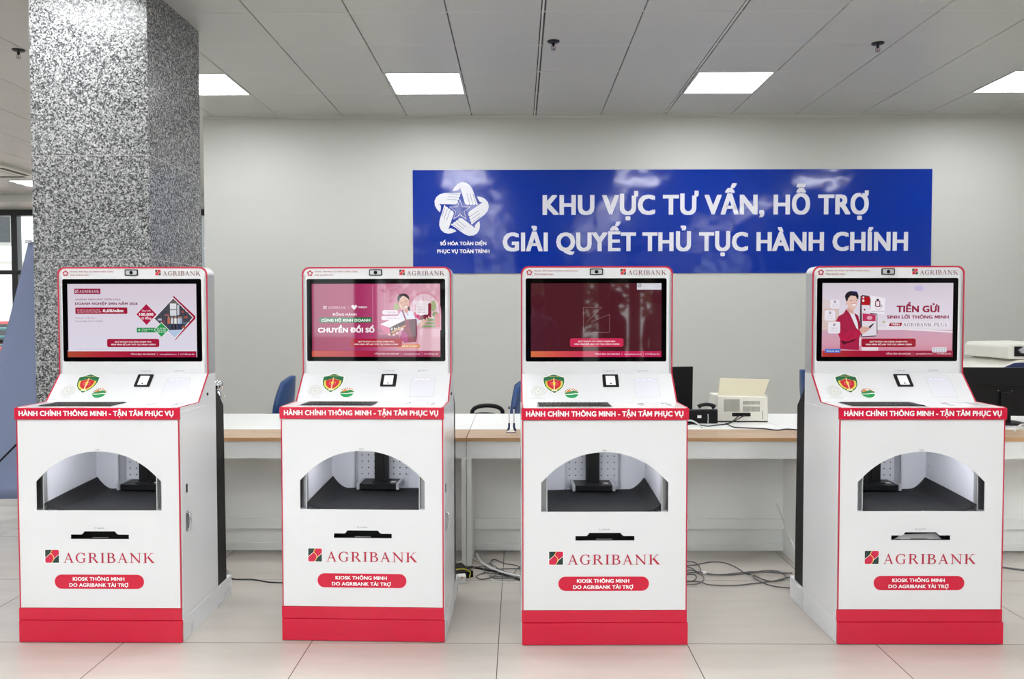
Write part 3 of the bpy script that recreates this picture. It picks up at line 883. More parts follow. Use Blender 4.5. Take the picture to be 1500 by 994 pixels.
def art2():
    A = Art((165, 1332, 218, 883))
    A.hgrad(165, 218, 1332, 883, ['9c1753', 'a41a58', 'a82560', 'b84a76', 'd08aa4', 'dba4b6', 'd9a0b0'])
    for x in (720, 770, 830, 900, 960): A.line(x, 230, x, 640, 6, 'c87d98')
    A.line(700, 560, 1000, 560, 5, 'b6658a'); A.line(760, 700, 960, 700, 40, '9f4e70'); A.line(740, 640, 880, 640, 26, 'a8587c')
    A.poly(circ(1190, 470, 150, 24, 180, PI, 2 * PI) + [(1340, 640), (1040, 640)], 'd994a8')
    A.poly([p for p in circ(1190, 475, 135, 24, 165, PI, 2 * PI)] + [(1325, 600), (1055, 600)], 'e7c6d2')
    for x in (1110, 1180, 1250): A.line(x, 330, x, 560, 5, 'd7a3b4')
    A.ell(935, 430, 26, 36, 'a9b078'); A.ell(1270, 420, 28, 50, 'a8b183'); A.ell(1290, 500, 30, 28, '8fa06c')
    for y in (535, 565, 595): A.rect(1165, y, 1285, y + 20, '87a06e'); A.rect(1165, y + 20, 1285, y + 26, 'c88a90')
    A.rect(1285, 490, 1332, 610, 'cf7f86'); A.rect(1130, 625, 1332, 828, 'e3b6c4'); A.rect(1120, 618, 1332, 632, 'd8a3b5')
    A.text('AGRIBANK', 310, 477, 446, 422, 'ecd3df', serif=True); A.rect(270, 420, 300, 447, 'ecd3df'); A.rect(274, 424, 296, 443, 'a02a58'); A.line(274, 443, 296, 424, 6, 'ecd3df')
    A.rect(501, 418, 504, 448, 'd69bb5')
    A.poly([(523, 424), (533, 411), (546, 411), (553, 420), (562, 411), (574, 413), (580, 424), (566, 442), (551, 456)], 'f5ecf1')
    A.text('VNPAY', 586, 670, 440, 423, 'f5ecf1', .04)
    A.text('ĐỒNG HÀNH', 355, 573, 508, 486, 'f6e9f0', .03)
    A.rr(233, 522, 712, 572, 12, '1f7040'); A.text('CÙNG HỘ KINH DOANH', 251, 697, 562, 537, 'f2f6f2', .045)
    A.text('CHUYỂN ĐỔI SỐ', 220, 735, 661, 618, 'fbf6f9', .055)
    # woman with two boxes
    A.mp = lambda x, y: (x * .6253 + 745.5, y * .6253 + 248.5)
    A.ell(405, 170, 88, 76, '201a20'); A.poly([(470, 240), (500, 320), (512, 365), (470, 350)], '241d24')
    A.poly([(330, 400), (385, 345), (440, 335), (500, 345), (580, 390), (640, 470), (650, 530), (600, 560), (575, 480), (440, 480), (380, 540), (320, 520)], 'dfe0ee')
    A.poly([(415, 330), (475, 320), (480, 360), (455, 385), (425, 365)], 'dcaaa0')
    A.poly(circ(417, 230, 74, 22, 104), 'ecc3b6')
    A.poly(circ(412, 175, 80, 14, 66, PI * 1.0, PI * 2.0) + [(470, 165), (400, 118), (350, 180)], '201a20')
    A.ell(375, 232, 12, 5, '4b3230'); A.ell(447, 205, 12, 5, '4b3230'); A.poly([(398, 283), (465, 262), (455, 290), (425, 303)], 'f4f0f0'); A.line(394, 283, 468, 262, 5, 'b84a5a')
    A.poly([(430, 335), (462, 410), (455, 395)], '2d4470'); A.poly([(455, 385), (480, 400), (470, 412)], '2f3f86')
    A.poly([(380, 340), (400, 335), (450, 470), (585, 460), (545, 370), (560, 378), (600, 480), (605, 700), (590, 800), (420, 810), (345, 740), (380, 660), (430, 560), (430, 480)], '8c1640')
    A.poly([(480, 480), (590, 470), (600, 640), (570, 790), (510, 650)], '5d1430'); A.poly([(350, 720), (400, 640), (470, 700), (470, 800), (400, 790)], 'b01c78')
    A.poly([(610, 540), (730, 470), (760, 500), (640, 590)], 'ddb0a6')
    A.rr(100, 335, 330, 400, 30, 'eedfe9'); A.rr(85, 420, 370, 480, 28, 'f1e6ee'); A.rr(535, 200, 780, 260, 28, 'f0e2ea')
    A.text('Phần mềm', 175, 300, 372, 358, '806078', 0); A.text('bán hàng', 185, 300, 398, 386, '806078', 0); A.text('Hóa đơn điện tử', 165, 345, 462, 446, '806078', 0)
    A.poly([(65, 540), (260, 460), (440, 480), (205, 590)], 'f1eaf0'); A.poly([(65, 540), (205, 590), (220, 700), (85, 620)], 'd96d93'); A.poly([(205, 590), (430, 480), (425, 590), (225, 695)], '4c1420')
    A.text('3 NĂM', 222, 405, 625, 590, 'f7f1f3', .05, skew=0); A.line(232, 662, 435, 560, 24, 'd9a06a')
    A.ell(200, 690, 18, 20, 'e6bdb2'); A.ell(265, 695, 20, 18, 'e6bdb2'); A.ell(315, 668, 20, 20, 'e6bdb2')
    A.poly([(570, 350), (640, 330), (770, 330), (770, 390), (650, 410)], 'f3e7ee'); A.poly([(565, 360), (650, 415), (640, 480), (575, 430)], 'd84a80')
    A.poly([(650, 415), (770, 390), (770, 460), (640, 480)], '7a1638'); A.rr(765, 235, 810, 440, 15, '8a1a3c'); A.rr(590, 260, 765, 400, 10, 'f3e9f0')
    for i, s_ in enumerate(('Dịch vụ', 'Quản lý', 'Tiện ích')): A.text(s_, 620, 720, 295 + 40 * i, 280 + 40 * i, '806078', 0)
    for x, y in ((655, 490), (700, 480), (745, 460), (775, 440)): A.ell(x, y, 12, 18, 'e6bdb2')
    A.mp = lambda x, y: (x, y)
    A.rr(945, 765, 1150, 803, 18, 'dd9060'); A.text('ĐĂNG KÝ NGAY', 985, 1135, 793, 778, 'f6e0d8', .03)
    A.pill(517, 717, 'b31b35')
    A.bar(165, 1332, 828, 883, ['c8462e', 'bd2c3c', 'a81c48', 'a4205a', 'a83058'])
    return A


def art3():
    A = Art((167, 1315, 207, 855))
    A.rect(167, 207, 1315, 855, '4d1620')
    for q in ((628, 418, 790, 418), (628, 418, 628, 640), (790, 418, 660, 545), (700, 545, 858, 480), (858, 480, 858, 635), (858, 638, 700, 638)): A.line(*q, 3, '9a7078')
    A.rect(1098, 207, 1313, 264, 'dcdde4'); A.ell(1122, 226, 16, 17, '55555c'); A.ell(1122, 226, 11, 12, 'dcdde4')
    A.line(1114, 226, 1128, 220, 4, '55555c')
    A.text('BỘ PHẬN TIẾP NHẬN HỒ SƠ', 1150, 1285, 219, 212, '8c8f9c', 0); A.text('Phiên bản 2.0', 1150, 1190, 241, 236, '8c8f9c', 0); A.text('TRỰC TUYẾN', 1225, 1300, 241, 236, '8c8f9c', 0)
    A.pill(511, 690, 'cf2c55')
    A.bar(167, 1315, 803, 855, ['d8743e', 'd44a50', 'cc2458', 'c41c5a', 'be2058'])
    return A


def art4():
    A = Art((155, 1285, 203, 850))
    A.vgrad(155, 203, 1285, 620, ['d8cdd9', 'e2d9e6', 'e6dfe9'])
    A.poly([(155, 430), (300, 400), (300, 620), (155, 640)], 'dcc3bd'); A.poly([(155, 330), (260, 380), (155, 440)], 'dfcfcf')
    A.vgrad(155, 615, 1285, 850, ['d2a6ba', 'd99fb2', 'd07890'])
    A.poly([(620, 600), (1285, 640), (1285, 625), (620, 590)], 'efe6ec')
    A.ell(990, 250, 42, 26, 'c9bce2')
    A.text('TIỀN GỬI', 798, 1168, 460, 402, '96193f', .05)
    A.text('SINH LỜI THÔNG MINH', 716, 1250, 516, 487, '93254c', .05)
    A.rect(712, 543, 1250, 594, 'ede6ee'); A.poly([(742, 552), (848, 552), (838, 581), (732, 581)], 'a5172c'); A.text('TRÊN', 752, 826, 575, 558, 'f4e6ea', .05, skew=-.2)
    A.text('AGRIBANK PLUS', 855, 1232, 583, 554, '5f5160', serif=True)
    A.mp = lambda x, y: (x * .6036, y * .6036 + 240)
    # phone
    A.poly([(800, 130), (830, 112), (925, 128), (1045, 395), (1052, 670), (1030, 715), (830, 725), (815, 700), (790, 640)], '57424c')
    A.poly([(812, 135), (935, 140), (935, 260), (820, 258)], 'b3161f'); A.poly([(820, 258), (935, 262), (945, 390), (1035, 398), (1040, 700), (835, 712)], 'e7dfea')
    A.poly([(833, 378), (1022, 400), (1022, 495), (835, 492)], 'c2345e'); A.ell(935, 445, 40, 28, 'e0a5b5'); A.ell(842, 148, 14, 14, 'f0e6e8'); A.ell(842, 195, 16, 18, 'f3eaee'); A.ell(862, 325, 12, 14, '7b2540')
    A.poly([(950, 120), (1160, 160), (1145, 400), (940, 370)], 'f3eff6'); A.rr(1012, 195, 1085, 285, 16, '8c2038'); A.rr(1024, 207, 1072, 273, 10, 'f0e8ef'); A.ell(1048, 182, 20, 14, '3c2830'); A.ell(1095, 272, 18, 20, '5b3040'); A.ell(1095, 272, 11, 13, 'f0e8ef')
    A.text('Tiền gửi', 1015, 1090, 325, 310, '7a6478', 0); A.text('sinh lời thông minh', 960, 1140, 358, 340, '7a6478', 0)
    # man in a crimson blazer
    A.ell(675, 135, 98, 80, '241f2c'); A.ell(712, 82, 46, 24, '2c2c74')
    A.poly([(620, 290), (705, 320), (700, 400), (640, 370), (600, 330)], 'd9a99a')
    A.poly(circ(684, 215, 72, 20, 112), 'e9c2b6')
    A.poly([(590, 200), (588, 110), (640, 70), (760, 90), (772, 180), (745, 130), (660, 120), (625, 160), (612, 205)], '231e2a')
    A.ell(602, 235, 11, 26, 'e0b3a6'); A.ell(668, 192, 15, 4, '4a302c'); A.ell(742, 190, 13, 4, '4a302c'); A.poly([(672, 245), (738, 240), (728, 268), (700, 278)], 'f5f1f1'); A.line(668, 243, 740, 238, 4, 'a65050')
    A.poly([(635, 360), (710, 400), (770, 560), (775, 680), (700, 620), (640, 430)], 'ece9f0')
    A.poly([(595, 318), (650, 380), (745, 590), (790, 640), (800, 690), (785, 915), (515, 895), (515, 740), (480, 660), (455, 480), (490, 420), (560, 380)], 'ab2248')
    A.poly([(710, 372), (770, 410), (800, 540), (812, 620), (775, 640), (765, 520)], '9c1c40')
    A.poly([(480, 660), (640, 640), (790, 612), (820, 680), (720, 760), (600, 790), (520, 770)], 'b82048')
    A.poly([(520, 770), (620, 790), (760, 740), (700, 790), (560, 830)], '571224'); A.line(600, 340, 735, 590, 5, '7b1734'); A.line(535, 880, 690, 885, 6, '8c1a38')
    for q in ((520, 560, 600, 640), (540, 700, 620, 640), (620, 750, 700, 660)): A.line(*q, 8, '8c1838')
    A.poly([(790, 612), (830, 570), (930, 575), (950, 600), (900, 640), (860, 670), (820, 680)], 'e0b2a4'); A.line(850, 600, 930, 600, 4, 'bb8478'); A.line(850, 625, 915, 625, 4, 'bb8478')
    A.poly([(920, 575), (985, 525), (1000, 530), (940, 600)], '3a3038'); A.poly([(790, 730), (810, 735), (808, 850), (788, 850)], 'e9e2e8')
    for x, y in ((370, 180), (290, 335), (340, 500)):
        w = 130 if y < 300 else 150 if y < 400 else 172
        A.rr(x, y, x + w, y + w, 26, 'efe9f3'); A.ell(x + w / 2, y + w * .25, 16, 18, '5a3540'); A.ell(x + w / 2, y + w * .25, 8, 9, 'efe9f3')
        A.text('Tiện lợi', x + w * .22, x + w * .78, y + w * .58, y + w * .5, '8a7488', 0); A.text('mọi lúc', x + w * .2, x + w * .8, y + w * .8, y + w * .72, '8a7488', 0)
    A.mp = lambda x, y: (x, y)
    A.ell(683, 545, 14, 8, 'b9bb84')
    A.rect(496, 757, 640, 797, 'ecdde6')
    A.bar(155, 1285, 797, 850, ['b83a30', 'a81c34', 'a01238', '9c1038', '9c1038'])
    A.rr(1105, 765, 1230, 812, 8, 'dfdbe4')
    for i in range(5):
        for j in range(2): A.ell(1122 + 23 * i, 778 + 22 * j, 4, 5, '8d8795')
    A.rr(178, 780, 313, 815, 5, '4a72c8'); A.text('Đăng ký ngay', 192, 300, 804, 793, 'e8ecf6', .02)
    A.pill(493, 690, 'a3152c')
    return A


def edge_strip(mb, pts, u, w, th, mt):
    """flat strip along a profile (v, z) at side u"""
    for (v0, z0), (v1, z1) in zip(pts, pts[1:]):
        d = Vector((0, v1 - v0, z1 - z0)); L = d.length; d.normalize(); n = Vector((0, -d.z, d.y))
        c = Vector((u, (v0 + v1) / 2, (z0 + z1) / 2)) + n * (th / 2 - .001)
        mb.obox(c, (w / 2, 0, 0), d * (L / 2 + .0008), n * (th / 2 + .001), mt)


def kiosk(k, x, y, a, label, art, curl, paper):
    R = thing('service_kiosk', label, 'kiosk', (x, y, 0), -a, 'row of four service kiosks')
    # outer shell: two cheeks, console, head, back, inner lining
    prof = [(.004, .09), (.004, DH), (DV, DH), (BV, BZ), (BV, TZ), (RV, TZ), (RV, .09)]
    B = MB()
    rc = .034
    for s_ in (-1, 1):
        t0, t1 = sorted((s_ * HW, s_ * (HW - .016)))
        B.prism([[(.004, .09), (.004, DH), (DV, DH), (BV, BZ), (BV, TZ - rc), (RV, TZ - rc), (RV, .09)]], lambda p, q, t: (t, p, q), t0, t1, 'white')
    iw = HW - .016
    B.box(-iw, iw, .004, DV, DH - .012, DH, 'white')
    B.prism([[(DV, DH), (BV, BZ), (BV + .012, BZ - .004), (DV + .005, DH - .012)]], lambda p, q, t: (t, p, q), -iw, iw, 'white')
    # head block with rounded upper corners
    hp = [(-HW, BZ)] + [(-HW + rc - rc * math.cos(q), TZ - rc + rc * math.sin(q)) for q in [PI / 2 * i / 6 for i in range(7)]] + \
         [(HW - rc + rc * math.sin(q), TZ - rc + rc * math.cos(q)) for q in [PI / 2 * i / 6 for i in range(7)]] + [(HW, BZ)]
    B.prism([hp], lambda p, q, t: (p, t, q), BV, RV, 'white')
    B.box(-iw, iw, RV - .014, RV, .86, BZ, 'white')
    B.box(-iw, iw, RV - .014, RV, .09, .5, 'white')
    B.build('cabinet_body', R)
    # plinth (white sides) and red front boards
    B = MB(); B.prism([[(.004, 0), (.004, .094), (.574, .103), (.574, 0)]], lambda p, q, t: (t, p, q), -HW - .001, HW + .001, 'white2')
    B.build('plinth', R, bevel=.002)
    B = MB(); B.box(-HW - .003, HW + .001, -.004, .004, .0965, .1475, 'red'); B.build('upper_kick_board', R, bevel=.0015)
    B = MB(); B.box(-HW - .001, HW + .004, -.009, .004, .003, .0955, 'red'); B.build('lower_kick_board', R, bevel=.0015)
    # front panel with arch window and document slot
    arc = []
    ax, ay = .2413, .717; top = .8193
    cyc = (top ** 2 - ay ** 2 - ax ** 2) / (2 * (top - ay)); rad = top - cyc
    a0 = math.atan2(ay - cyc, ax)
    for i in range(29):
        q = a0 + (PI - 2 * a0) * i / 28
        arc.append((rad * math.cos(q), cyc + rad * math.sin(q)))
    hole = [(-.2675, .567), (.2675, .567), (.2675, .6912)] + arc + [(-.2675, .6912)]
    sl_ = [(-.1232, .4445), (.1255, .4445), (.1255, .4642), (.0800, .4642), (.0715, .4705), (.0665, .4778), (-.0645, .4778), (-.0700, .4705), (-.0760, .4642), (-.1232, .4642)]
    B = MB(); B.prism([_R(-.3425, .149, .3425, .9535), hole, sl_], fr, -.003, .0005, 'white'); B.build('front_panel', R)
    B = MB()
    for s_ in (-1, 1): B.box(min(s_ * .3425, s_ * HW), max(s_ * .3425, s_ * HW), -.0015, .004, .149, .9535, 'redt')
    # edge of deck, slope and head
    for s_ in (-1, 1):
        edge_strip(B, [(.0, DH), (DV, DH), (BV, BZ), (BV, TZ - rc)], s_ * (HW - .0025), .006, .001, 'redt')
    w = .0065
    rc2 = rc - w * .6

    def ring(h, r_, z0):
        o = [(-h, z0)] + [(-h + r_ - r_ * math.cos(q), (TZ - (HW - h)) - r_ + r_ * math.sin(q)) for q in [PI / 2 * i / 6 for i in range(7)]]
        o += [(h - r_ + r_ * math.sin(q), (TZ - (HW - h)) - r_ + r_ * math.cos(q)) for q in [PI / 2 * i / 6 for i in range(7)]] + [(h, z0)]
        return o
    o1 = ring(HW + .0005, rc, TZ - .045); i1 = ring(HW - w, rc2, TZ - .045)
    B.prism([o1 + i1[::-1]], hd, -.001, .0016, 'redt')
    B.build('edge_trim', R)
    # title band
    B = MB(); B.box(-HW - .004, HW + .004, -.007, .004, .9555, DH - .0015, 'red')
    band = B.build('title_band', R, bevel=.0015)
    B = MB(); put_text(B, 'HÀNH CHÍNH THÔNG MINH - TẬN TÂM PHỤC VỤ', -.3315, .3277, .9712, .9925, fr, .0078, 'print', lin('f4f2f4'), .038); B.build('title_lettering', band)
    # inner chamber
    B = MB()
    cz0, cz1, cb = .562, .858, .432
    B.box(-iw, iw, .012, cb + .07, cz0 - .012, cz0, 'interior')
    B.box(-iw, iw, .012, cb, cz1, cz1 + .012, 'interior')
    for s_ in (-1, 1): B.box(min(s_ * .243, s_ * .255), max(s_ * .243, s_ * .255), .034, cb, cz0, cz1, 'interior')
    B.box(-.255, -.131, cb, cb + .008, cz0, cz1, 'interior'); B.box(.123, .255, cb, cb + .008, cz0, cz1, 'interior')
    B.box(-.139, -.131, cb, cb + .07, cz0, cz1, 'interior'); B.box(.123, .131, cb, cb + .07, cz0, cz1, 'interior')
    B.box(-.139, .131, cb, cb + .07, cz1, cz1 + .012, 'interior')
    ch = B.build('inner_chamber', R)
    B = MB()
    B.box(-.131, .123, cb + .064, cb + .07, cz0, cz1, 'interior')
    for i in range(8):
        for j in range(8):
            px, pz = -.112 + .031 * i, .62 + .031 * j
            B.prism([circ(px, pz, .0032, 8)], lambda p, q, t: (p, t, q), cb + .0632, cb + .0642, 'dark_hole')
    B.build('perforated_plate', ch)
    for s_ in (-1, 1):
        B = MB()
        B.box(min(s_ * .241, s_ * .245), max(s_ * .241, s_ * .245), .010, .036, cz0, .80, 'alu')
        B.box(min(s_ * .245, s_ * .300), max(s_ * .245, s_ * .300), .030, .033, cz0, .80, 'steel')
        B.box(min(s_ * .243, s_ * .285), max(s_ * .243, s_ * .285), .006, .030, cz0, .5685, 'alu')
        B.build('side_channel', ch)
    B = MB(); B.box(-.19, .19, .06, .085, cz1 - .008, cz1, 'chamber_led'); B.build('chamber_light', ch)
    # black mat, curled up along one side
    us = [-.238 + .476 * i / 44 for i in range(45)]; vs_ = [.008 + .422 * j / 16 for j in range(17)]
    V = []; Fc = []
    for j, v in enumerate(vs_):
        for u in us:
            q = u * curl
            e = max(0, (q - .165) / .073); lift = (.030 + .028 * j / 16) * (e ** 1.8)
            V.append((u, v, .5655 + lift + .0015 * math.sin(u * 25 + v * 9)))
    n = len(us)
    for j in range(16):
        for i in range(n - 1): Fc.append((j * n + i, j * n + i + 1, (j + 1) * n + i + 1, (j + 1) * n + i))
    B = MB(); B.add(V, Fc, 'rubber'); o = B.build('floor_mat', ch, smooth=60)
    sm = o.modifiers.new('thick', 'SOLIDIFY'); sm.thickness = .003; sm.offset = -1
    # document camera: base, rails, pole, arm
    D = MB(); D.box(-.0935, .0785, .362, .490, .574, .5985, 'black')
    D.prism([rrect(-.045, .395, .036, .478, .012)], lambda p, q, t: (p, q, t), .5985, .602, 'black')
    D.box(.045, .068, .40, .43, .5985, .5992, 'offwhite')
    dc = D.build('document_camera', ch, bevel=.002)
    for xa, xb in ((-.108, -.0945), (.0795, .093)):
        D = MB(); D.box(xa, xb, .355, .490, .5735, .602, 'alu'); D.build('side_rail', dc, bevel=.0015)
    D = MB(); D.box(-.0365, .0265, .425, .47, .6, .88, 'black'); D.box(-.022, .012, .419, .426, .61, .87, 'blackm'); D.build('pole', dc, bevel=.003)
    # slot tray behind the front panel
    B = MB(); B.box(-.135, .138, .05, .056, .43, .49, 'dark_hole'); B.box(-.135, .138, .004, .056, .43, .4385, 'dark_hole')
    B.box(-.135, .138, .004, .056, .487, .492, 'dark_hole'); B.box(-.137, -.133, .004, .056, .43, .49, 'dark_hole'); B.box(.135, .139, .004, .056, .43, .49, 'dark_hole')
    B.box(-.035, .033, .008, .012, .4465, .4495, 'steel')
    B.build('document_tray', R)
    # small printed labels on the front
    B = MB()
    flat(B, _R(-.0125, .8222, .0090, .8312), fr, .0010, 'd5d6d8'); put_text(B, 'Ô QUÉT', -.010, .006, .8245, .829, fr, .0013, 'print', lin('77787c'), .01)
    B.build('small_label', R)
    B = MB()
    flat(B, _R(-.0235, .4866, .0225, .4962), fr, .0010, 'dcdde0'); put_text(B, 'KHAY TRẢ GIẤY', -.0085, .0215, .4895, .4935, fr, .0013, 'print', lin('5e5f63'), .02)
    flat(B, rrect(-.0225, .4878, -.0135, .4950, .001), fr, .0012, '9b9ca0'); flat(B, rrect(-.0212, .4888, -.0148, .4940, .0008), fr, .0014, 'dcdde0')
    B.build('small_label', R)
    # bank logo and name on the front
    B = MB(); bank_logo(B, -.2345, .3425, -.1755, .3985, fr, .0010); B.build('logo', R)
    B = MB(); put_serif(B, 'AGRIBANK', -.1567, .2338, .3427, .3853, fr, .0010, 'print', lin('b8213f')); B.build('bank_name', R)
    # badge
    B = MB(); B.prism([rrect(-.195, .2312, .1875, .2918, .0295, 8)], fr, .0006, .0016, 'red'); bd = B.build('badge', R)
    B = MB()
    put_text(B, 'KIOSK THÔNG MINH', -.1171, .1041, .2663, .2813, fr, .0022, 'print', lin('f6f4f6'), .035)
    put_text(B, 'DO AGRIBANK TÀI TRỢ', -.1327, .1204, .2400, .2550, fr, .0022, 'print', lin('f6f4f6'), .035)
    B.build('badge_lettering', bd)
    # head: header prints, camera, bezel, display
    B = MB()
    for i in range(5):
        q = 2 * PI / 5 * i; c, s_ = math.cos(q), math.sin(q)
        pts = [(-.0035, .0145), (.004, .0125), (.0095, .0050), (.0085, -.0005), (.0052, .0042), (.0022, .0066), (-.0035, .0062)]
        flat(B, [(-.3095 + p * c + w_ * s_, 1.5892 - p * s_ + w_ * c) for p, w_ in pts], hd, .0010, 'c43a4e')
    put_text(B, 'TRUNG TÂM PHỤC VỤ HÀNH CHÍNH CÔNG', -.2885, -.0870, 1.5935, 1.6000, hd, .0010, 'print', lin('a8525e'), .015)
    put_text(B, 'TỈNH QUẢNG NINH', -.2885, -.2000, 1.5778, 1.5845, hd, .0010, 'print', lin('a8525e'), .015)
    B.build('header_lettering', R)
    B = MB(); bank_logo(B, .1075, 1.5792, .1328, 1.6052, hd, .0010)
    put_serif(B, 'AGRIBANK', .1425, .3167, 1.5779, 1.5990, hd, .0010, 'print', lin('70202e')); B.build('header_bank_name', R)
    B = MB(); B.prism([rrect(-.0335, 1.5775, .0277, 1.6070, .005)], hd, -.002, .004, 'black'); cm = B.build('camera_module', R, bevel=.001)
    B = MB(); B.prism([rrect(-.0285, 1.5822, .0227, 1.6023, .003)], hd, .003, .0046, 'alu'); B.build('camera_face', cm)
    B = MB(); B.lathe([(.0, -.0062), (.0045, -.0062), (.0085, -.0048), (.0085, -.003)], (-.0029, BV, 1.5922), 'bezel', 16, 'Y'); B.build('lens', cm, smooth=50)
    B = MB(); B.prism([rrect(-.3262, 1.1815, .3195, 1.5630, .008)], hd, -.002, .0008, 'bezel')
    bz = B.build('screen_bezel', R)
    A = art(); A.mb.build('display', bz)
    # labels under the screen
    B = MB()
    flat(B, rrect(.0325, 1.1340, .0400, 1.1415, .001), hd, .001, 'b5b6ba'); flat(B, rrect(.0340, 1.1353, .0386, 1.1402, .0008), hd, .0012, 'e6e7ea')
    put_text(B, 'QUÉT MÃ', .0455, .0800, 1.1355, 1.1398, hd, .001, 'print', lin('808186'), .01)
    B.build('small_label', R)
    B = MB()
    flat(B, circ(.1955, 1.1385, .0045, 14), hd, .001, '85868c'); flat(B, circ(.1955, 1.1392, .0030, 14), hd, .0012, 'e6e7ea')
    put_text(B, 'ĐỌC CĂN CƯỚC', .2035, .2350, 1.1362, 1.1400, hd, .001, 'print', lin('808186'), .01)
    B.build('small_label', R)
    # --- slope: shield, star, round emblem, scanner, card reader
    B = MB()
    cx, w_ = -.1981, .0470; y0, y1 = S2(.2437), S2(.3166)

    def Q(p): return [(cx + q[0] * w_, y0 + (q[1]) * (y1 - y0)) for q in p]
    sh = [(0, 1), (.28, .97), (.62, .88), (1, .84), (1, .6), (.88, .38), (.6, .2), (.25, .08), (0, 0), (-.25, .08), (-.6, .2), (-.88, .38), (-1, .6), (-1, .84), (-.62, .88), (-.28, .97)]
    flat(B, [(cx + (p[0] - cx) * 1.07, y0 - .002 + (p[1] - y0) * 1.05) for p in Q(sh)], sl, .0006, 'f2f3ec')
    flat(B, Q(sh), sl, .0008, '1e6b45')
    flat(B, Q([(q[0] * .84, (.09 + q[1] * .66)) for q in sh if True]), sl, .0010, 'd9d05a')
    flat(B, Q([(q[0] * .66, .17 + q[1] * .57) for q in sh]), sl, .0012, 'c9202e')
    ring_o = circ(cx, y0 + .5 * (y1 - y0), .0165, 20, .0125); ring_i = circ(cx, y0 + .5 * (y1 - y0), .0142, 20, .0107)
    flat(B, ring_o, sl, .0014, 'e0848c', holes=[ring_i])
    flat(B, Q([(-.06, .12), (.06, .12), (.05, .80), (-.05, .80)]), sl, .0015, 'f0dfa0')
    flat(B, star(cx, y0 + .52 * (y1 - y0), .0110, .0045), sl, .0017, 'f4e04a')
    flat(B, Q([(-.3, .1), (.3, .1), (.18, .2), (0, .16), (-.18, .2)]), sl, .0017, 'e8e4c0')
    put_text(B, 'CÔNG AN TỈNH', cx - .022, cx + .022, y0 + .865 * (y1 - y0), y0 + .915 * (y1 - y0), sl, .0016, 'print', lin('e4d77a'), .02)
    B.build('shield_sticker', R)
    B = MB()
    c2 = (-.2711, (S2(.2291) + S2(.2713)) / 2); rx, ry = .0312, (S2(.2713) - S2(.2291)) / 2
    flat(B, star(c2[0], c2[1], ry * .98, ry * .40, kx=rx / ry), sl, .0008, 'c9cbb8', holes=[star(c2[0], c2[1], ry * .84, ry * .33, kx=rx / ry)])
    flat(B, circ(c2[0], c2[1], rx, 30, ry), sl, .0006, 'b6b8a8', holes=[circ(c2[0], c2[1], rx * .965, 30, ry * .965)])
    for i in range(5):
        q = 2 * PI / 5 * i + PI / 5
        px, py = c2[0] + rx * .68 * math.sin(q), c2[1] + ry * .68 * math.cos(q)
        flat(B, circ(px, py, .0075, 12, .0055), sl, .0007, 'aeb1a0', holes=[circ(px, py, .0062, 12, .0043)])
    flat(B, star(c2[0], c2[1], ry * .2, ry * .08, kx=rx / ry), sl, .001, 'cfc07a')
    put_text(B, 'PHỤC VỤ CỘNG ĐỒNG', c2[0] - .034, c2[0] + .03, c2[1] - ry - .010, c2[1] - ry - .0065, sl, .0008, 'print', lin('a9aa9c'), .01)
    B.build('star_sticker', R)
    B = MB()
    c3 = (-.1221, (S2(.224) + S2(.2634)) / 2); rx, ry = .0325, (S2(.2634) - S2(.224)) / 2
    E = lambda p: [(c3[0] + a_ * rx, c3[1] + b_ * ry) for a_, b_ in p]
    flat(B, E(circ(0, 0, 1.05, 24)), sl, .0006, 'f0f1ec')
    for i in range(9):
        q = math.radians(15 + 18.5 * i); q1 = q + .10
        flat(B, E([(.48 * math.cos(q), .0 + .55 * math.sin(q)), (.98 * math.cos(q - .03), .98 * math.sin(q - .03)), (.98 * math.cos(q1 + .03), .98 * math.sin(q1 + .03)), (.48 * math.cos(q1), .55 * math.sin(q1))]), sl, .0008, 'c0472e' if i < 5 else '7a3a2a')
    flat(B, E(circ(-.28, .22, .34, 16)), sl, .0009, 'e8862c')
    flat(B, E([(-.97, .0), (-.6, .14), (-.3, .22), (.1, .4), (.4, .5), (.7, .34), (.98, .16), (.98, -.02), (.5, -.02), (0, -.16), (-.5, -.2), (-.95, -.2)]), sl, .0010, '2d8a4a')
    flat(B, E([(-.96, -.28), (-.5, -.34), (0, -.32), (.5, -.22), (.97, -.24), (.8, -.6), (.5, -.86), (.1, -.99), (-.3, -.95), (-.7, -.7)]), sl, .0010, '1f9a58')
    B.build('round_emblem_sticker', R)
    B = MB(); B.prism([rrect(.0243, S2(.2672), .0964, S2(.3158), .004)], sl, -.003, .0035, 'black'); sc = B.build('code_scanner', R, bevel=.001)
    B = MB(); B.prism([rrect(.0385, S2(.2735), .0815, S2(.3095), .002)], sl, .003, .0042, 'scanglass'); B.prism([circ(.060, S2(.279), .0035, 10)], sl, .0040, .0046, 'black'); B.build('scan_window', sc)
    B = MB()
    r0, r1 = S2(.2275), S2(.2980)
    flat(B, _R(.1650, r0, .2758, r1), sl, .0006, 'b9bac0', holes=[_R(.1662, r0 + .0012, .2746, r1 - .0012)])
    flat(B, _R(.1662, r0 + .0012, .2746, r1 - .0012), sl, .0005, 'dcdce3')
    for q in (.189, .215, .241): flat(B, circ(q, r1 + .006, .0012, 8), sl, .0006, '8a8a90')
    cd = B.build('card_reader', R)
    B = MB()
    for q in (.189, .215, .241): B.prism([_R(q - .009, r1 - .0035, q + .009, r1 - .0015)], sl, .0004, .0016, 'led')
    B.build('indicator_lights', cd)
    # --- deck: keyboard and receipt slot
    B = MB(); B.prism([rrect(-.281, .038, .0385, .182, .003)], dk, -.002, .0015, 'steel'); kb = B.build('keyboard', R)
    B = MB()
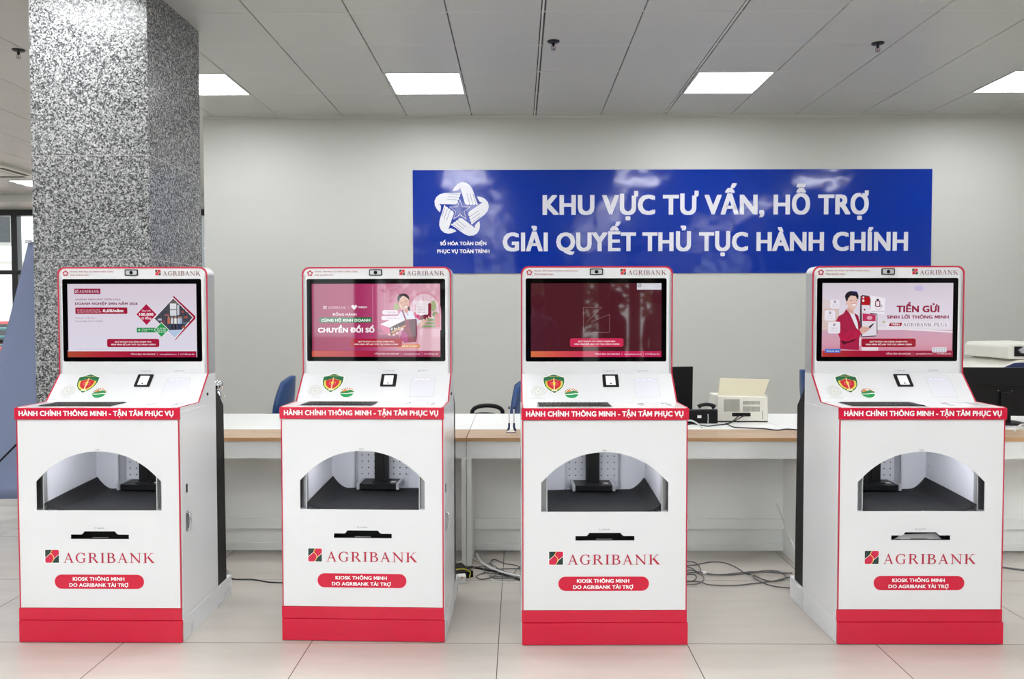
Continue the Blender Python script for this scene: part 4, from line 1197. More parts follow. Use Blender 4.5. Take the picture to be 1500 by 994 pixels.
    for j in range(5):
        wds = ([1] * 14 + [1.6]) if j in (3, 4) else ([1.5] + [1] * 11 + [1.1, 2]) if j != 0 else [1.3, 1.3, 1.3, 5.2, 1.3, 1.3, 1.3, 1.3, 1.3]
        tot = sum(wds); x_ = -.276; y_ = .043 + .0272 * j
        for q in wds:
            ww = q / tot * .310
            B.box(x_ + .001, x_ + ww - .0015, y_, y_ + .0243, DH + .001, DH + .0042, 'blackm'); x_ += ww
    B.build('keycaps', kb, bevel=.0006, segs=1)
    B = MB()
    B.prism([_R(.186, .082, .262, .155)], dk, -.002, .0012, 'white2')
    for q in (.160, .283): B.prism([[(q, .074), (q + .012, .074), (q + .012, .160), (q, .160)]], dk, -.002, .0010, 'steel')
    B.prism([_R(.176, .158, .276, .163)], dk, -.002, .0008, 'black')
    B.build('receipt_slot', R)
    # --- side doors, lock, handle, rear service box
    for s_ in (-1, 1):
        B = MB(); B.prism([_R(.012, .112, RV - .005, .985)], lambda p, q, t: (t, p, q), *sorted((s_ * (HW - .001), s_ * (HW + .0022))), 'white')
        dr = B.build('side_door', R, bevel=.001)
        if s_ > 0:
            B = MB(); hx = HW + .0022
            B.prism([rrect(.048, .462, .074, .552, .012)], lambda p, q, t: (t, p, q), hx - .001, hx + .003, 'steel')
            B.tube([(hx, .061, .470), (hx + .012, .061, .476), (hx + .014, .061, .507), (hx + .012, .061, .538), (hx, .061, .544)], .005, 'chrome')
            B.build('handle', dr, smooth=50)
            B = MB(); B.prism([_R(.054, .632, .066, .668)], lambda p, q, t: (t, p, q), hx - .001, hx + .002, 'black'); B.build('lock', dr)
            B = MB(); B.lathe([(0, .004), (.0065, .004), (.007, 0)], (HW, .302, 1.033), 'black', 12, 'X'); B.build('key_switch', R)
    B = MB()
    B.prism([[(RV + .0005, .1), (RV + .0005, 1.062), (.508, .958), (.521, .1055), (.521, .1)]], lambda p, q, t: (t, p, q), -HW + .004, -HW + .012, 'blackm')
    B.prism([[(RV + .0005, .1), (RV + .0005, 1.062), (.508, .958), (.521, .1055), (.521, .1)]], lambda p, q, t: (t, p, q), HW - .012, HW - .004, 'blackm')
    B.prism([[(RV, 1.062), (.508, .958), (.521, .103), (.515, .103), (.502, .956), (RV, 1.052)]], lambda p, q, t: (t, p, q), -HW + .012, HW - .012, 'blackm')
    B.build('rear_service_box', R)
    if paper:
        B = MB(); B.prism([[(-.098, .4405), (.105, .4405), (.085, .462), (-.062, .4570)]], lambda p, q, t: (p, .030 + (q - .44) * .6 - t, q), 0, .001, 'paper')
        B.build('returned_paper', R)
    return R


kiosk(1, -1.785, 3.3285, .0039, 'white and red kiosk in front of the granite column, screen with crimson and green diamonds', art1, -1, False)
kiosk(2, -.6679, 3.3481, .027, 'white and red kiosk whose magenta screen shows a woman in an apron', art2, -1, False)
kiosk(3, .3615, 3.316, -.012, 'white and red kiosk with a dark maroon screen that mirrors the hall', art3, 1, False)
kiosk(4, 1.6955, 3.3316, -.0049, 'white and red kiosk whose pale screen shows a man in a crimson blazer', art4, 1, True)

# ------------------------------------------------------------------ desks
DT = .716


def desk(x0, x1, label):
    R = thing('counter_desk', label, 'desk', ((x0 + x1) / 2, 4.36, 0), 0, 'row of white counter desks')
    w = (x1 - x0) / 2 - .0015
    B = MB(); B.box(-w, w, .002, .325, DT - .02, DT, 'wood'); wd = B.build('wooden_ledge', R, bevel=.001)
    B = MB(); B.box(-w, w, -.002, .002, DT - .02, DT, 'woodedge'); B.build('edge_band', wd)
    B = MB(); B.box(-w, w, .327, 1.06, DT - .02, DT, 'desk'); B.build('white_desktop', R, bevel=.0015)
    B = MB(); B.box(-w, w, .004, .022, DT - .116, DT - .0205, 'desk'); B.build('apron', R)
    for s_ in (-1, 1):
        B = MB(); B.box(min(s_ * w, s_ * (w - .026)), max(s_ * w, s_ * (w - .026)), .001, 1.0, 0, DT - .1165, 'desk'); B.build('side_panel', R, bevel=.001)
    B = MB(); B.box(-w + .026, w - .026, .262, .28, .03, DT - .022, 'desk'); B.build('modesty_panel', R)
    B = MB(); B.box(-w + .026, w - .026, .24, .2615, .142, .202, 'desk'); B.build('cable_tray', R, bevel=.002)
    B = MB(); B.box(-w + .026, w - .026, .25, .2615, .012, .055, 'desk'); B.build('kick_strip', R, bevel=.002)
    return R


desk(-2.08, -.291, 'white desk with oak front ledge between the granite column and second kiosk')
desk(-.291, 1.575, 'white desk with oak front ledge behind the maroon-screen kiosk, with the scanner on it')
desk(1.575, 3.32, 'white desk with oak front ledge behind the kiosk showing a man')
desk(3.32, 5.12, 'white desk with oak front ledge at the far right of the row')

# pen stand with two chained pens
t = thing('pen_stand', 'white and blue desk pen stand with two upright pens', 'pen stand', (-.045, 4.56, DT))
B = MB(); B.lathe([(0, 0), (.027, 0), (.027, .004), (.022, .010), (.012, .016), (0, .018)], (0, 0, 0), 'offwhite'); B.build('base', t, smooth=50)
B = MB(); B.lathe([(.0275, .001), (.030, .001), (.030, .004), (.0275, .004)], (0, 0, 0), 'navy'); B.build('base_rim', t)
for x_ in (-.0115, .0165):
    B = MB(); B.tube([(x_ * 1.5, 0, .008), (x_ * 1.05, 0, .03), (x_, 0, .055)], [.0085, .006, .006], 'navy'); B.build('pen_holder', t, smooth=50)
    B = MB(); B.tube([(x_, 0, .04), (x_, 0, .145)], .0042, 'whitecable', 10); p_ = B.build('pen', t, smooth=50)
    B = MB(); B.tube([(x_, 0, .135), (x_, 0, .150)], .0048, 'navy', 10); B.build('pen_clip_end', p_, smooth=50)

# document scanner seen from behind
t = thing('desk_scanner', 'off-white desktop scanner seen from behind with its beige tray raised', 'scanner', (1.41, 4.99, DT), -.02)
B = MB()
B.prism([[(-.162, .008), (.162, .008), (.157, .158), (-.157, .165)]], lambda p, q, s_: (p, s_, q), 0, .24, 'offwhite')
bd = B.build('scanner_body', t, bevel=.006)
for xa, xb in ((-.118, -.018), (.002, .108)):
    B = MB()
    n_ = 22
    for i in range(n_):
        xx = xa + (xb - xa) * (i + .5) / n_
        if xa < 0: B.box(xx - .0008, xx + .0008, -.0012, .002, .068, .146, 'ceilgap')
        else:
            B.box(xx - .0008, xx + .0008, -.0012, .002, .068, .100, 'ceilgap'); B.box(xx - .0008, xx + .0008, -.0012, .002, .112, .135, 'ceilgap')
    B.build('vent_slots', bd)
B = MB(); B.prism([rrect(-.066, .038, .05, .060, .003)], lambda p, q, s_: (p, s_, q), -.0035, .002, 'black'); B.build('port_strip', bd)
B = MB(); B.box(-.16, .16, .01, .23, 0, .009, 'black'); B.build('rubber_foot', bd)
B = MB(); B.box(.124, .128, -.0012, .001, .02, .07, 'steel'); B.build('cable_slot', bd)
B = MB(); B.prism([[(-.145, .152), (.142, .154), (.196, .262), (-.118, .272)]], lambda p, q, s_: (p, .045 + (q - .152) * .5 + s_, q), -.004, .004, 'beige')
tr = B.build('paper_tray', t, bevel=.002)
B = MB(); B.box(-.02, .045, .0865, .0885, .2365, .2375, 'ceilgap'); B.build('tray_mark', tr)
B = MB()
for s_ in (-1, 1): B.prism([[(s_ * .146, .15), (s_ * .159, .15), (s_ * .159, .168), (s_ * .150, .174)]], lambda p, q, h: (p, h, q), .01, .06, 'offwhite')
B.build('hinge', t)

# black desk phone
t = thing('desk_phone', 'black desk telephone beside the scanner, seen from behind', 'telephone', (1.157, 4.93, DT), .05)
B = MB(); B.prism([[(0, 0), (.13, 0), (.13, .03), (.02, .088), (0, .085)]], lambda p, q, s_: (s_, p, q), -.105, .085, 'black'); pb = B.build('phone_base', t, bevel=.004)
B = MB(); B.box(-.045, -.02, -.001, .002, .035, .052, 'paper'); B.build('sticker', pb)
B = MB(); B.tube([(-.03, .03, .10), (-.015, .03, .112), (.02, .03, .118), (.055, .03, .112), (.07, .03, .098)], [.016, .012, .011, .012, .018], 'black', 10); B.build('handset', t, smooth=50)
B = MB(); B.tube([(.02, -.003, .003), (.022, -.006, .03), (.021, -.002, .06)], .0035, 'alu'); B.build('bracket', t)


def monitor(x, y, rz, w, h, z0, label, tilt=0.03, extra=False):
    t = thing('computer_monitor', label, 'monitor', (x, y, DT), rz, 'monitors seen from behind')
    B = MB(); B.obox((0, 0, z0 + h / 2), (w / 2, 0, 0), (0, .012, tilt * .012), (0, -tilt * h / 2, h / 2), 'black')
    B.obox((0, .0145, z0 + h / 2), (w / 2 - .01, 0, 0), (0, .002, 0), (0, -tilt * h / 2, h / 2 - .012), 'black')
    hs = B.build('housing', t, bevel=.004)
    B = MB(); B.obox((0, -.018, z0 + h * .62), (w * .33, 0, 0), (0, .004, 0), (0, 0, .002), 'blackm')
    for q in (-.04, .04): B.lathe([(0, -.003), (.004, -.003), (.004, .006)], (q, -.0135, z0 + h * .52), 'steel', 10, 'Y')
    if extra:
        flat(B, _R(.05, .22, .13, .24), lambda a_, b_, s_: (a_, -.0155 - s_, b_), .001, '3c3d40'); flat(B, _R(.05, .185, .10, .195), lambda a_, b_, s_: (a_, -.0155 - s_, b_), .001, '3c3d40')
    B.build('rear_detail', hs)
    B = MB(); B.box(-.03, .03, -.03, -.012, .012, z0 + h * .5, 'black'); B.build('stand_neck', t, bevel=.003)
    B = MB(); B.prism([rrect(-.11, -.09, .11, .09, .03)], lambda p, q, s_: (p, q, s_), 0, .012, 'black'); B.build('stand_base', t, bevel=.002)


monitor(.875, 5.08, .12, .49, .31, .035, 'black monitor half hidden behind the maroon-screen kiosk', extra=True)
monitor(3.01, 4.93, -.10, .50, .30, .05, 'black monitor right of the kiosk showing a man, before the copier')

# copier
t = thing('copier', 'white and blue office copier behind the desk at the right edge', 'copier', (3.62, 5.95, 0))
B = MB(); B.box(-.30, .34, -.3, .3, 0.03, .86, 'offwhite'); B.box(-.26, .3, -.305, -.29, .05, .38, 'ceilrail'); B.build('cabinet', t, bevel=.01)
for i in range(3):
    B = MB(); B.box(-.26, .3, -.312, -.302, .07 + .2 * i, .25 + .2 * i, 'navy'); dr = B.build('paper_drawer', t, bevel=.005)
    B = MB(); B.box(-.08, .12, -.32, -.312, .15 + .2 * i, .17 + .2 * i, 'black'); B.build('handle', dr)
B = MB(); B.prism([[(-.30, .86), (.34, .86), (.34, 1.07), (-.06, 1.07), (-.30, .985)]], lambda p, q, s_: (p, s_, q), -.3, .3, 'offwhite')
B.build('scanner_deck', t, bevel=.012)
B = MB(); B.prism([[(-.25, .985), (-.10, 1.05), (.33, 1.062), (.33, .985)]], lambda p, q, s_: (p, s_, q), -.306, -.298, 'navy'); B.box(-.25, .33, -.306, -.298, .88, .985, 'navy'); B.build('control_panel', t)
B = MB(); B.prism([[(-.135, 1.075), (.34, 1.072), (.34, 1.175), (.2, 1.19), (-.11, 1.185), (-.135, 1.16)]], lambda p, q, s_: (p, s_, q), -.28, .28, 'offwhite'); fd = B.build('document_feeder', t, bevel=.012)
B = MB(); B.box(-.09, .34, -.287, -.275, 1.095, 1.165, 'black'); B.build('feeder_mouth', fd)
B = MB(); B.prism([[(-.07, 1.14), (-.03, 1.165), (.05, 1.16), (.34, 1.12), (.34, 1.108), (-.05, 1.118)]], lambda p, q, s_: (p, s_, q), -.30, -.27, 'alu'); B.build('feeder_tray', fd)


# ------------------------------------------------------------------ office chairs
def chair(x, y, rz, label, lift=0.0, arm=.70):
    """faces local +y"""
    t = thing('office_chair', label, 'chair', (x, y, 0), rz, 'blue office chairs behind the desks')
    sz = .44 + lift
    B = MB(); B.prism([rrect(-.23, -.22, .23, .24, .08)], lambda p, q, s_: (p, q, s_), sz - .05, sz, 'blue'); B.build('seat', t, bevel=.015)
    # back shell: curved plate
    V = []; Fc = []
    nu, nv = 12, 10
    for j in range(nv + 1):
        q = j / nv
        hw = .22 * (1 - .55 * max(0, q - .45) ** 1.7 * 2.0) if q > .45 else .20 + .02 * q / .45
        for i in range(nu + 1):
            u = -1 + 2 * i / nu
            V.append((u * hw, -.235 - .05 * q + .05 * u * u, sz + .06 + .42 * q - .06 * u * u * max(0, q - .5)))
    for j in range(nv):
        for i in range(nu): a_ = j * (nu + 1) + i; Fc.append((a_, a_ + 1, a_ + nu + 2, a_ + nu + 1))
    B = MB(); B.add(V, Fc, 'blue'); o = B.build('backrest', t, smooth=60); s2 = o.modifiers.new('thick', 'SOLIDIFY'); s2.thickness = .03
    B = MB(); B.obox((0, -.235, sz + .02), (.03, 0, 0), (0, .012, 0), (0, -.01, .09), 'black'); B.obox((0, -.12, sz - .06), (.03, 0, 0), (0, .13, 0), (0, 0, .008), 'black'); B.build('back_bracket', t)
    for s_ in (-1, 1):
        B = MB(); pts = []
        for i in range(15):
            q = PI * i / 14; pts.append((s_ * .27, .0 + .12 * math.cos(q) * (1 if i else 1), arm - .017 - .065 + .065 * math.sin(q) ** .7))
        pts = [(s_ * .21, .06, sz - .06), (s_ * .265, .10, sz - .02), (s_ * .27, .125, arm - .12)] + pts + [(s_ * .27, -.115, arm - .12), (s_ * .265, -.09, sz - .02), (s_ * .21, -.06, sz - .06)]
        B.tube(pts, .017, 'black', 8); B.build('armrest', t, smooth=50)
    B = MB(); B.tube([(0, 0, .09), (0, 0, sz - .05)], .024, 'black', 12); B.build('gas_stem', t, smooth=50)
    for k_ in range(5):
        q = 2 * PI * k_ / 5; B = MB()
        B.tube([(0, 0, .1), (.26 * math.cos(q), .26 * math.sin(q), .07)], [.025, .016], 'black', 8); l_ = B.build('base_leg', t, smooth=50)
        B = MB(); B.lathe([(0, -.018), (.028, -.018), (.028, .018), (0, .018)], (.26 * math.cos(q), .26 * math.sin(q), .028), 'black', 14, 'X'); B.build('caster', l_)


chair(-1.96, 5.9, PI / 2, 'blue office chair behind the desk, left of the kiosk showing a woman', .02, .625)
chair(-.245, 5.88, PI / 2, 'blue office chair with black loop armrest behind the pen stand', -.02, .705)
chair(2.40, 5.95, -PI / 2, 'tall-backed blue office chair behind the kiosk showing a man', .06)

# ------------------------------------------------------------------ queue post and banner
t = thing('queue_post', 'chrome ball topped queue barrier post behind the first kiosk', 'barrier post', (-1.615, 4.22, 0))
B = MB(); B.lathe([(0, 0), (.045, 0), (.045, .01), (.03, .02), (.022, .03)], (0, 0, 0), 'chrome'); B.build('base', t, smooth=40)
B = MB(); B.tube([(0, 0, .03), (0, 0, .96)], .019, 'chrome', 16); B.build('post', t, smooth=50)
B = MB(); B.lathe([(.0, .958), (.038, .960), (.040, .966), (.019, .972), (.014, .99)], (0, 0, 0), 'chrome'); B.build('collar', t, smooth=40)
B = MB(); B.ball((0, 0, 1.018), .031, .031, .031, 'chrome'); B.build('ball', t, smooth=60)

t = thing('banner_stand', 'slate blue cloth banner on a cross stand, seen from behind at left', 'banner', (-3.2, 5.62, 0))
TL, TR, BL, BR = (-.285, 0, 1.915), (.20, .05, 1.90), (-.86, -.02, .075), (.28, .02, .085)


def bp(u, v, off=0):
    p = Vector(BL).lerp(Vector(BR), u).lerp(Vector(TL).lerp(Vector(TR), u), v)
    return (p.x, p.y + .05 * math.sin(PI * v) - off, p.z)


V = []; Fc = []
for j in range(21):
    for i in range(13): V.append(bp(i / 12, j / 20))
for j in range(20):
    for i in range(12): a_ = j * 13 + i; Fc.append((a_, a_ + 1, a_ + 14, a_ + 13))
B = MB(); B.add(V, Fc, 'banner'); o = B.build('banner_cloth', t, smooth=60); s2 = o.modifiers.new('thick', 'SOLIDIFY'); s2.thickness = .002; s2.offset = 1
B = MB()


def patch(u0, u1, v0, v1, m_, off=.003):
    V = [bp(u0 + (u1 - u0) * i / 4, v0 + (v1 - v0) * j / 6, off) for j in range(7) for i in range(5)]
    B.add(V, [(j * 5 + i, j * 5 + i + 1, (j + 1) * 5 + i + 1, (j + 1) * 5 + i) for j in range(6) for i in range(4)], m_)


patch(.52, 1, .14, .40, 'bannerd'); patch(.545, .98, .405, .64, 'bannerd', .0035); patch(.62, .98, .42, .60, 'bannerl', .0045); patch(.66, .9, .50, .54, 'bannerd', .005)
patch(.60, .99, .735, .79, 'bannerd', .0035)
put_text(B, 'ÀO', .0, 1, .0, 1, lambda a_, b_, s_: bp(.46 + (1 - a_) * .34, .845 + b_ * .028, s_), .004, 'bannerl', None, .01)
B.build('ghost_print', o)
B = MB(); B.tube([(-.86, .09, .09), (.1, .1, 1.0), (.20, .055, 1.90)], .006, 'steel'); B.build('rod', t)
B = MB(); B.tube([(.28, .08, .09), (-.15, .1, 1.0), (-.285, .01, 1.915)], .006, 'steel'); B.build('rod', t)
B = MB(); B.tube([(-.55, -.05, .30), (-.18, -.055, .66), (.1, -.03, .9)], .007, 'blackm'); B.build('front_strut', t)
B = MB(); B.box(-.305, -.265, -.012, .012, 1.905, 1.93, 'alu'); B.build('corner_hook', t, bevel=.003)
B = MB(); B.tube([(-.28, .01, 1.91), (-.16, .03, 1.895)], .008, 'black'); B.build('top_bar', t)
B = MB()
for q in ((-.86, .09, .09), (.28, .08, .09), (-.35, .38, .0)): B.tube([(-.1, .1, .8), (q[0], q[1], max(.012, q[2] * 0 + .012))], .007, 'blackm')
B.build('stand_legs', t)


# ------------------------------------------------------------------ cables
def spline(pts, n=10):
    pts = [Vector(p) for p in pts]; out = []
    P = [pts[0]] + pts + [pts[-1]]
    for i in range(1, len(P) - 2):
        for k_ in range(n):
            s_ = k_ / n; a_, b_, c_, d_ = P[i - 1], P[i], P[i + 1], P[i + 2]
            out.append(.5 * ((2 * b_) + (c_ - a_) * s_ + (2 * a_ - 5 * b_ + 4 * c_ - d_) * s_ ** 2 + (3 * b_ - a_ - 3 * c_ + d_) * s_ ** 3))
    out.append(pts[-1]); return out


def fl(x, y, r=.004):
    """floor point under a point of the photo"""
    d = Vector(((x - 750) / 1160.5, 1, -(y - 497) / 1160.5))
    d = Matrix.Rotation(0.0086, 3, 'Z') @ (Matrix.Rotation(-0.0322, 3, 'X') @ d)
    k_ = -1.4 / d.z
    return Vector((d.x * k_, d.y * k_, r))


def cable(name, label, pts, r, m_, group=None, cat='cable'):
    B = MB(); B.tube(spline(pts), r, m_, 6); o = B.build(name, smooth=60); return tag(o, label, cat, group)


cable('power_cable', 'black power cable on the floor between first and second kiosk', [fl(334, 845), fl(345, 848.5), fl(370, 849), (fl(395, 853)), fl(416, 853.5)], .0038, 'darkcable')
g = 'tangled cables left of the maroon-screen kiosk'
cable('cable_trunking', 'white and black cable bundle running to the maroon-screen kiosk', [fl(698, 818, .03), fl(705, 826, .012), fl(722, 836, .012), fl(742, 843, .012), fl(766, 848, .012)], .0065, 'whitecable')
cable('power_cable', 'thick black cable from power strip towards the maroon-screen kiosk', [fl(676, 833, .006), fl(692, 832, .006), fl(708, 834.5, .006), fl(728, 839, .006), fl(745, 845, .006), fl(768, 852.5, .006)], .0065, 'darkcable')
loops = [
    [(766, 836), (757, 829), (740, 826), (724, 820), (718, 824), (722, 832), (735, 841), (750, 847), (768, 851)],
    [(768, 834), (745, 834.5), (725, 834.5), (710, 831), (703, 831), (690, 834)],
    [(735, 838), (726, 842), (712, 841), (708, 836), (714, 828), (722, 830), (735, 838), (747, 842)],
    [(716, 838), (702, 842), (698, 846), (706, 849), (720, 846), (728, 842), (738, 843)],
    [(768, 831), (757, 834), (752, 843), (748, 847), (735, 846), (716, 845)],
    [(760, 835), (763, 842), (756, 848), (742, 849), (722, 850)],
]
for i, l in enumerate(loops):
    cable('data_cable', 'thin grey cable looped among the tangle left of the maroon-screen kiosk', [fl(x, y, .004 + .003 * (i % 3)) for x, y in l], .0028, 'greycable', g)
cable('data_cable', 'thin pale cable curving on the floor in front of the tangle', [fl(768, 853), fl(745, 854), fl(728, 852), fl(718, 849)], .002, 'whitecable')
cable('data_cable', 'pale grey cable from desk leg to power strip', [fl(700, 824, .01), fl(690, 824, .03), fl(680, 828, .03), fl(670, 830, .02)], .003, 'offwhite')
t = thing('power_strip', 'black power strip on the floor behind second kiosk', 'power strip', tuple(fl(675, 842, 0)), .5)
B = MB(); B.box(-.045, .045, -.06, .10, 0, .035, 'black'); B.build('housing', t, bevel=.003)
B = MB(); B.tube(spline([(-.06, -.03, .045), (-.01, -.05, .05), (.02, -.07, .035), (.01, -.085, .012)]), .0028, 'yellow'); B.build('earth_wire', t, smooth=60)
t = thing('power_adapter', 'small white power adapter on the floor beside second kiosk', 'power adapter', tuple(fl(676, 853, 0)), .15)
B = MB(); B.box(-.022, .022, -.02, .03, 0, .04, 'paper'); B.build('housing', t, bevel=.004)
B = MB(); B.box(-.006, .006, -.022, -.018, .03, .038, 'woodedge'); B.build('plug_pins', t)
g = 'grey cables between the third and fourth kiosk'
L2 = [
    ([(1004, 829), (1020, 828), (1040, 824), (1060, 825), (1078, 832), (1092, 841), (1100, 843)], 'grey cable arching highest between third and fourth kiosk'),
    ([(1004, 831), (1014, 834), (1022, 839), (1040, 842.5), (1070, 843.5), (1095, 841), (1120, 837.5), (1140, 840), (1160, 841)], 'dark grey cable running straight between third and fourth kiosk'),
    ([(1005, 824), (1018, 826), (1025, 833), (1024, 840), (1012, 837), (1004, 839)], 'short grey cable coil beside the maroon-screen kiosk'),
    ([(1004, 858.5), (1020, 858), (1030, 853), (1029, 846), (1018, 841), (1006, 842)], 'wide grey cable loop at the maroon-screen kiosk foot'),
    ([(1004, 853), (1016, 851), (1020, 846), (1015, 842), (1004, 843)], 'small inner cable loop at the maroon-screen kiosk foot'),
    ([(1004, 852), (1025, 854), (1040, 858), (1075, 859), (1105, 856), (1135, 852), (1150, 848), (1160, 846)], 'thin grey cable curving nearest the camera between third and fourth kiosk'),
    ([(1095, 842), (1120, 838), (1140, 839), (1150, 846), (1146, 851), (1132, 853.5), (1118, 851), (1104, 845), (1105, 849), (1118, 856), (1135, 861), (1160, 863.5)], 'grey cable looped beside the left foot of fourth kiosk'),
    ([(1022, 840), (1050, 844), (1080, 842), (1100, 840), (1125, 841), (1145, 842), (1160, 842)], 'second dark grey cable lying along the straight one'),
]
for i, (l, lab) in enumerate(L2):
    cable('data_cable', lab, [fl(x, y, .004 + .002 * (i % 4)) for x, y in l], .0032, 'greycable', g)
cable('cable_connector', 'small white cable connector lying on the grey cables', [fl(1029, 841.5, .012), fl(1034.5, 842, .012)], .008, 'whitecable', cat='connector')
cable('data_cable', 'thin white cable hanging from desk to fourth kiosk foot', [(1.495, 4.575, .30), (1.51, 4.45, .19), (1.525, 4.27, .06), (1.54, 4.15, .01)], .0035, 'whitecable')
cable('power_cable', 'grey cable with connector on the floor at the right picture edge', [fl(1466, 832), fl(1480, 834), fl(1500, 836.5), fl(1530, 840)], .006, 'greycable')


def dp(x, y, h=.004):
    d = Vector(((x - 750) / 1160.5, 1, -(y - 497) / 1160.5))
    d = Matrix.Rotation(0.0086, 3, 'Z') @ (Matrix.Rotation(-0.0322, 3, 'X') @ d)
    k_ = -(1.4 - DT - h) / d.z
    return Vector((d.x * k_, d.y * k_, DT + h))


cable('power_cable', 'black cable crossing the oak ledge from scanner to fourth kiosk', [(1.385, 4.975, DT + .045), dp(1072, 617.5, .01), dp(1063, 620.5), dp(1066, 621.5), dp(1075, 625.5), dp(1098, 627), dp(1120, 628), dp(1138, 630), dp(1152, 628.5), dp(1168, 629.5)], .0035, 'darkcable')
cable('power_cable', 'black cable lying on the desk before the telephone', [(1.42, 4.978, DT + .045), dp(1068, 620, .008), dp(1050, 622.5), dp(1035, 624), dp(1018, 621), dp(1004, 622)], .0035, 'darkcable')
cable('data_cable', 'thick white cable arching off the desk beside the maroon-screen kiosk', [dp(1004, 617, .02), dp(1012, 616, .02), dp(1021, 620, .012), dp(1028, 626.5, .005)], .0055, 'whitecable')
cable('data_cable', 'white cable looping over the ledge at the right picture edge', [dp(1486, 632, .004), dp(1490, 626, .02), dp(1498, 622, .03), dp(1512, 624, .01)], .005, 'whitecable')

# ------------------------------------------------------------------ outside
mb = MB(); mb.box(-40, 40, -45, Y0 - .2, -.16, -.11, 'pavement'); mb.box(-40, 10, Y1 + .2, 45, -.16, -.11, 'pavement'); struct(mb.build('ground'))
t = thing('building', 'pale building across the street beyond the far left window', 'building', (-14, 24, -.11))
B = MB(); B.box(-8, 4.2, 0, 6, 0, 7.5, 'facade'); B.build('wall', t)
B = MB(); B.box(4.2, 9, .5, 6, 0, 7.5, 'facader'); B.build('side_wall', t)
for k_ in range(7):
    B = MB(); B.box(-7.5 + 1.7 * k_, -6.4 + 1.7 * k_, -.05, .02, 3.6, 5.2, 'dkwall'); f_ = B.build('window', t)
    B = MB(); B.box(-7.4 + 1.7 * k_, -6.5 + 1.7 * k_, -.07, -.05, 3.7, 5.1, 'frame'); B.build('pane', f_)
B = MB(); B.box(-8, 9, -.4, 0, 3.1, 3.4, 'ceilrail'); B.build('cornice', t)

t = thing('car', 'red car parked outside the far left window', 'car', (-10.9, 16.8, -.11))
B = MB(); side = [(-2.1, .30), (-2.1, .72), (-1.95, .86), (-1.25, .93), (-.6, 1.36), (.75, 1.40), (1.55, 1.0), (2.05, .9), (2.12, .6), (2.1, .3)]
B.prism([side], lambda p, q, s_: (p, s_, q), 0, 1.75, 'carred'); cb = B.build('body', t, bevel=.06)
B = MB(); B.prism([[(-1.05, .95), (-.55, 1.29), (.0, 1.31), (.0, .95)]], lambda p, q, s_: (p, s_, q), -.012, .01, 'frame'); B.prism([[(.07, .95), (.07, 1.31), (.7, 1.32), (1.3, 1.0), (1.25, .95)]], lambda p, q, s_: (p, s_, q), -.012, .01, 'frame'); B.build('side_windows', cb)
for q in (-1.35, 1.35):
    B = MB(); B.lathe([(0, -.02), (.18, -.02), (.32, -.01), (.33, .2), (0, .2)], (q, 0, .33), 'tyre', 20, 'Y'); B.build('wheel', t, smooth=40)
t = thing('railing', 'teal metal railing outside the far left window', 'railing', (-8.5, 14.4, -.11))
B = MB()
for z_ in (.95, 1.1, 1.25): B.tube([(-3.2, 0, z_), (5, 0, z_)], .022, 'teal')
B.build('rail', t)
for k_ in range(6):
    B = MB(); B.tube([(-3.2 + 1.6 * k_, 0, 0), (-3.2 + 1.6 * k_, 0, 1.27)], .025, 'teal'); B.build('post', t)


def tree(x, y, h, r, m_, label, n=900):
    t = thing('tree', label, 'tree', (x, y, -.11), 0, 'trees outside the glazed front')
    B = MB(); B.tube([(0, 0, 0), (.08, .05, h * .3), (-.05, 0, h * .55), (0, .1, h * .8)], [.16, .12, .08, .03], 'bark', 10); B.build('trunk', t, smooth=60)
    B = MB(); rnd = random.Random(x)
    for _ in range(n):
        d = Vector((rnd.gauss(0, 1), rnd.gauss(0, 1), rnd.gauss(0, .8))); d.normalize(); d *= r * rnd.random() ** .4
        c = Vector((d.x, d.y, h * .62 + d.z)); a_ = Vector((rnd.uniform(-1, 1), rnd.uniform(-1, 1), rnd.uniform(-1, 1))).normalized(); b_ = a_.orthogonal().normalized(); s_ = rnd.uniform(.08, .2)
        B.add([c - a_ * s_, c + b_ * s_ * .45, c + a_ * s_, c - b_ * s_ * .45], [(0, 1, 2, 3)], m_ if rnd.random() < .7 else 'leaf2')
    o = B.build('foliage', t); o['kind'] = 'stuff'


for x_, y_, h_ in ((1.4, -9.6, 3.4), (4.2, -11.0, 3.8), (1.2, -14.6, 4.5), (8.2, -11, 3.8), (-3.5, -14, 4.5)):
    tree(x_, y_, h_, 1.35, 'leaf', 'leafy tree outside the glazed front of the hall')


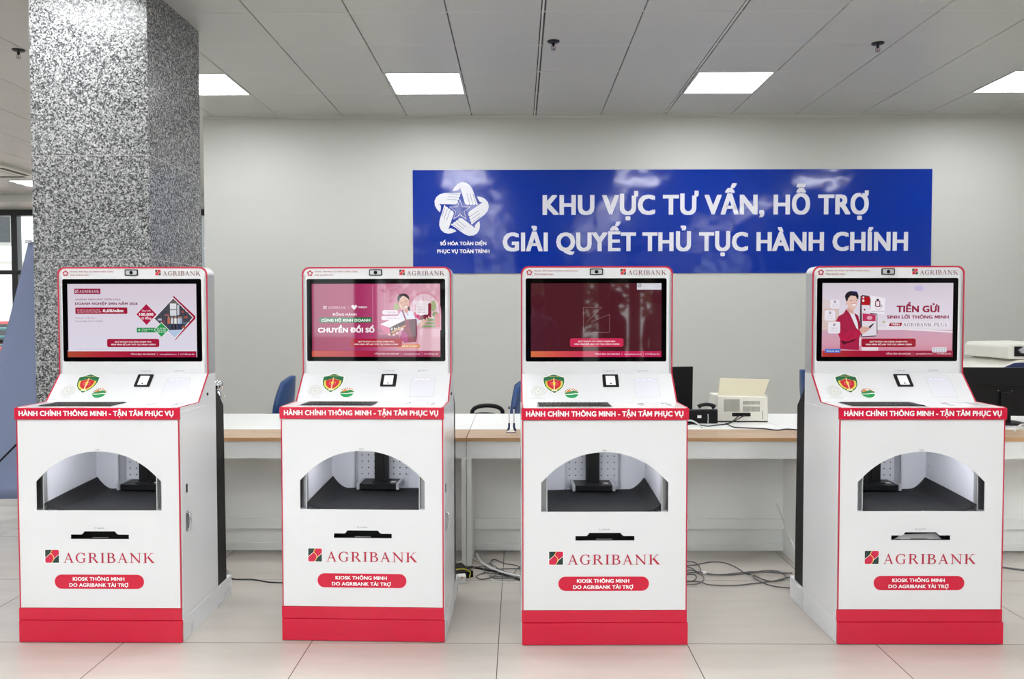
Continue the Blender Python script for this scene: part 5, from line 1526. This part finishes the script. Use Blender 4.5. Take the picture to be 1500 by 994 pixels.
# ------------------------------------------------------------------ people behind the camera, seen only as reflections in the screens
def person(x, y, rz, h, label, top, legs_, arm):
    t = thing('person', label, 'person', (x, y, 0), rz, 'visitors behind the camera')
    k = h / 1.7
    J = [((0, 0, .92), .13), ((0, .005, 1.08), .125), ((0, .01, 1.26), .15), ((0, 0, 1.40), .11), ((0, .01, 1.48), .055), ((0, .02, 1.545), .07), ((0, .025, 1.62), .092), ((0, .015, 1.68), .06)]
    E_ = [(i, i + 1) for i in range(7)]
    for sd in (-1, 1):
        b = len(J)
        J += [((sd * .10, 0, .88), .095), ((sd * .10, .02, .50), .062), ((sd * .11, -.02, .10), .042), ((sd * .115, .10, .04), .036)]
        E_ += [(0, b), (b, b + 1), (b + 1, b + 2), (b + 2, b + 3)]
        b = len(J)
        hand = (sd * .13, .30, 1.12) if sd == arm else (sd * .24, .06, .80)
        elb = (sd * .24, .02, 1.10)
        tip = (hand[0], hand[1] + .08, hand[2] + .03) if sd == arm else (hand[0], hand[1], hand[2] - .10)
        J += [((sd * .18, 0, 1.38), .062), (elb, .045), (hand, .030), (tip, .026)]
        E_ += [(3, b), (b, b + 1), (b + 1, b + 2), (b + 2, b + 3)]
    me = bpy.data.meshes.new('body')
    me.from_pydata([tuple(c * k for c in p) for p, _ in J], E_, [])
    o = bpy.data.objects.new('body', me); COL.objects.link(o); o.parent = t
    sk = o.modifiers.new('skin', 'SKIN')
    for v_, (_, r_) in zip(me.skin_vertices[0].data, J): v_.radius = (r_ * k, r_ * k * .85)
    me.skin_vertices[0].data[0].use_root = True
    sb = o.modifiers.new('subd', 'SUBSURF'); sb.levels = 2; sb.render_levels = 2
    me.materials.append(M_[top])
    B = MB(); B.ball((0, .0, 1.655 * k), .098 * k, .105 * k, .10 * k, 'black'); B.build('hair', t, smooth=60)
    B = MB()
    for sd in (-1, 1): B.tube([(sd * .09 * k, 0, .93 * k), (sd * .10 * k, .02, .50 * k), (sd * .11 * k, -.01, .09 * k)], [.115 * k, .082 * k, .07 * k], legs_, 12)
    B.build('trousers', t, smooth=60)
    return t


M_['skin'] = mat('skin', 'b58a70', .5)
person(.36, -2.0, PI, 1.60, 'person in dark clothes standing behind the camera, nearest the left doorway', 'navy', 'blackm', 1)
person(1.28, -2.1, PI - .9, 1.63, 'person in dark clothes standing behind the camera by the middle doorway', 'blackm', 'navy', 1)
person(1.76, -1.9, PI + .9, 1.64, 'person in grey clothes holding a hand forward behind the camera', 'ceilgap', 'blackm', -1)
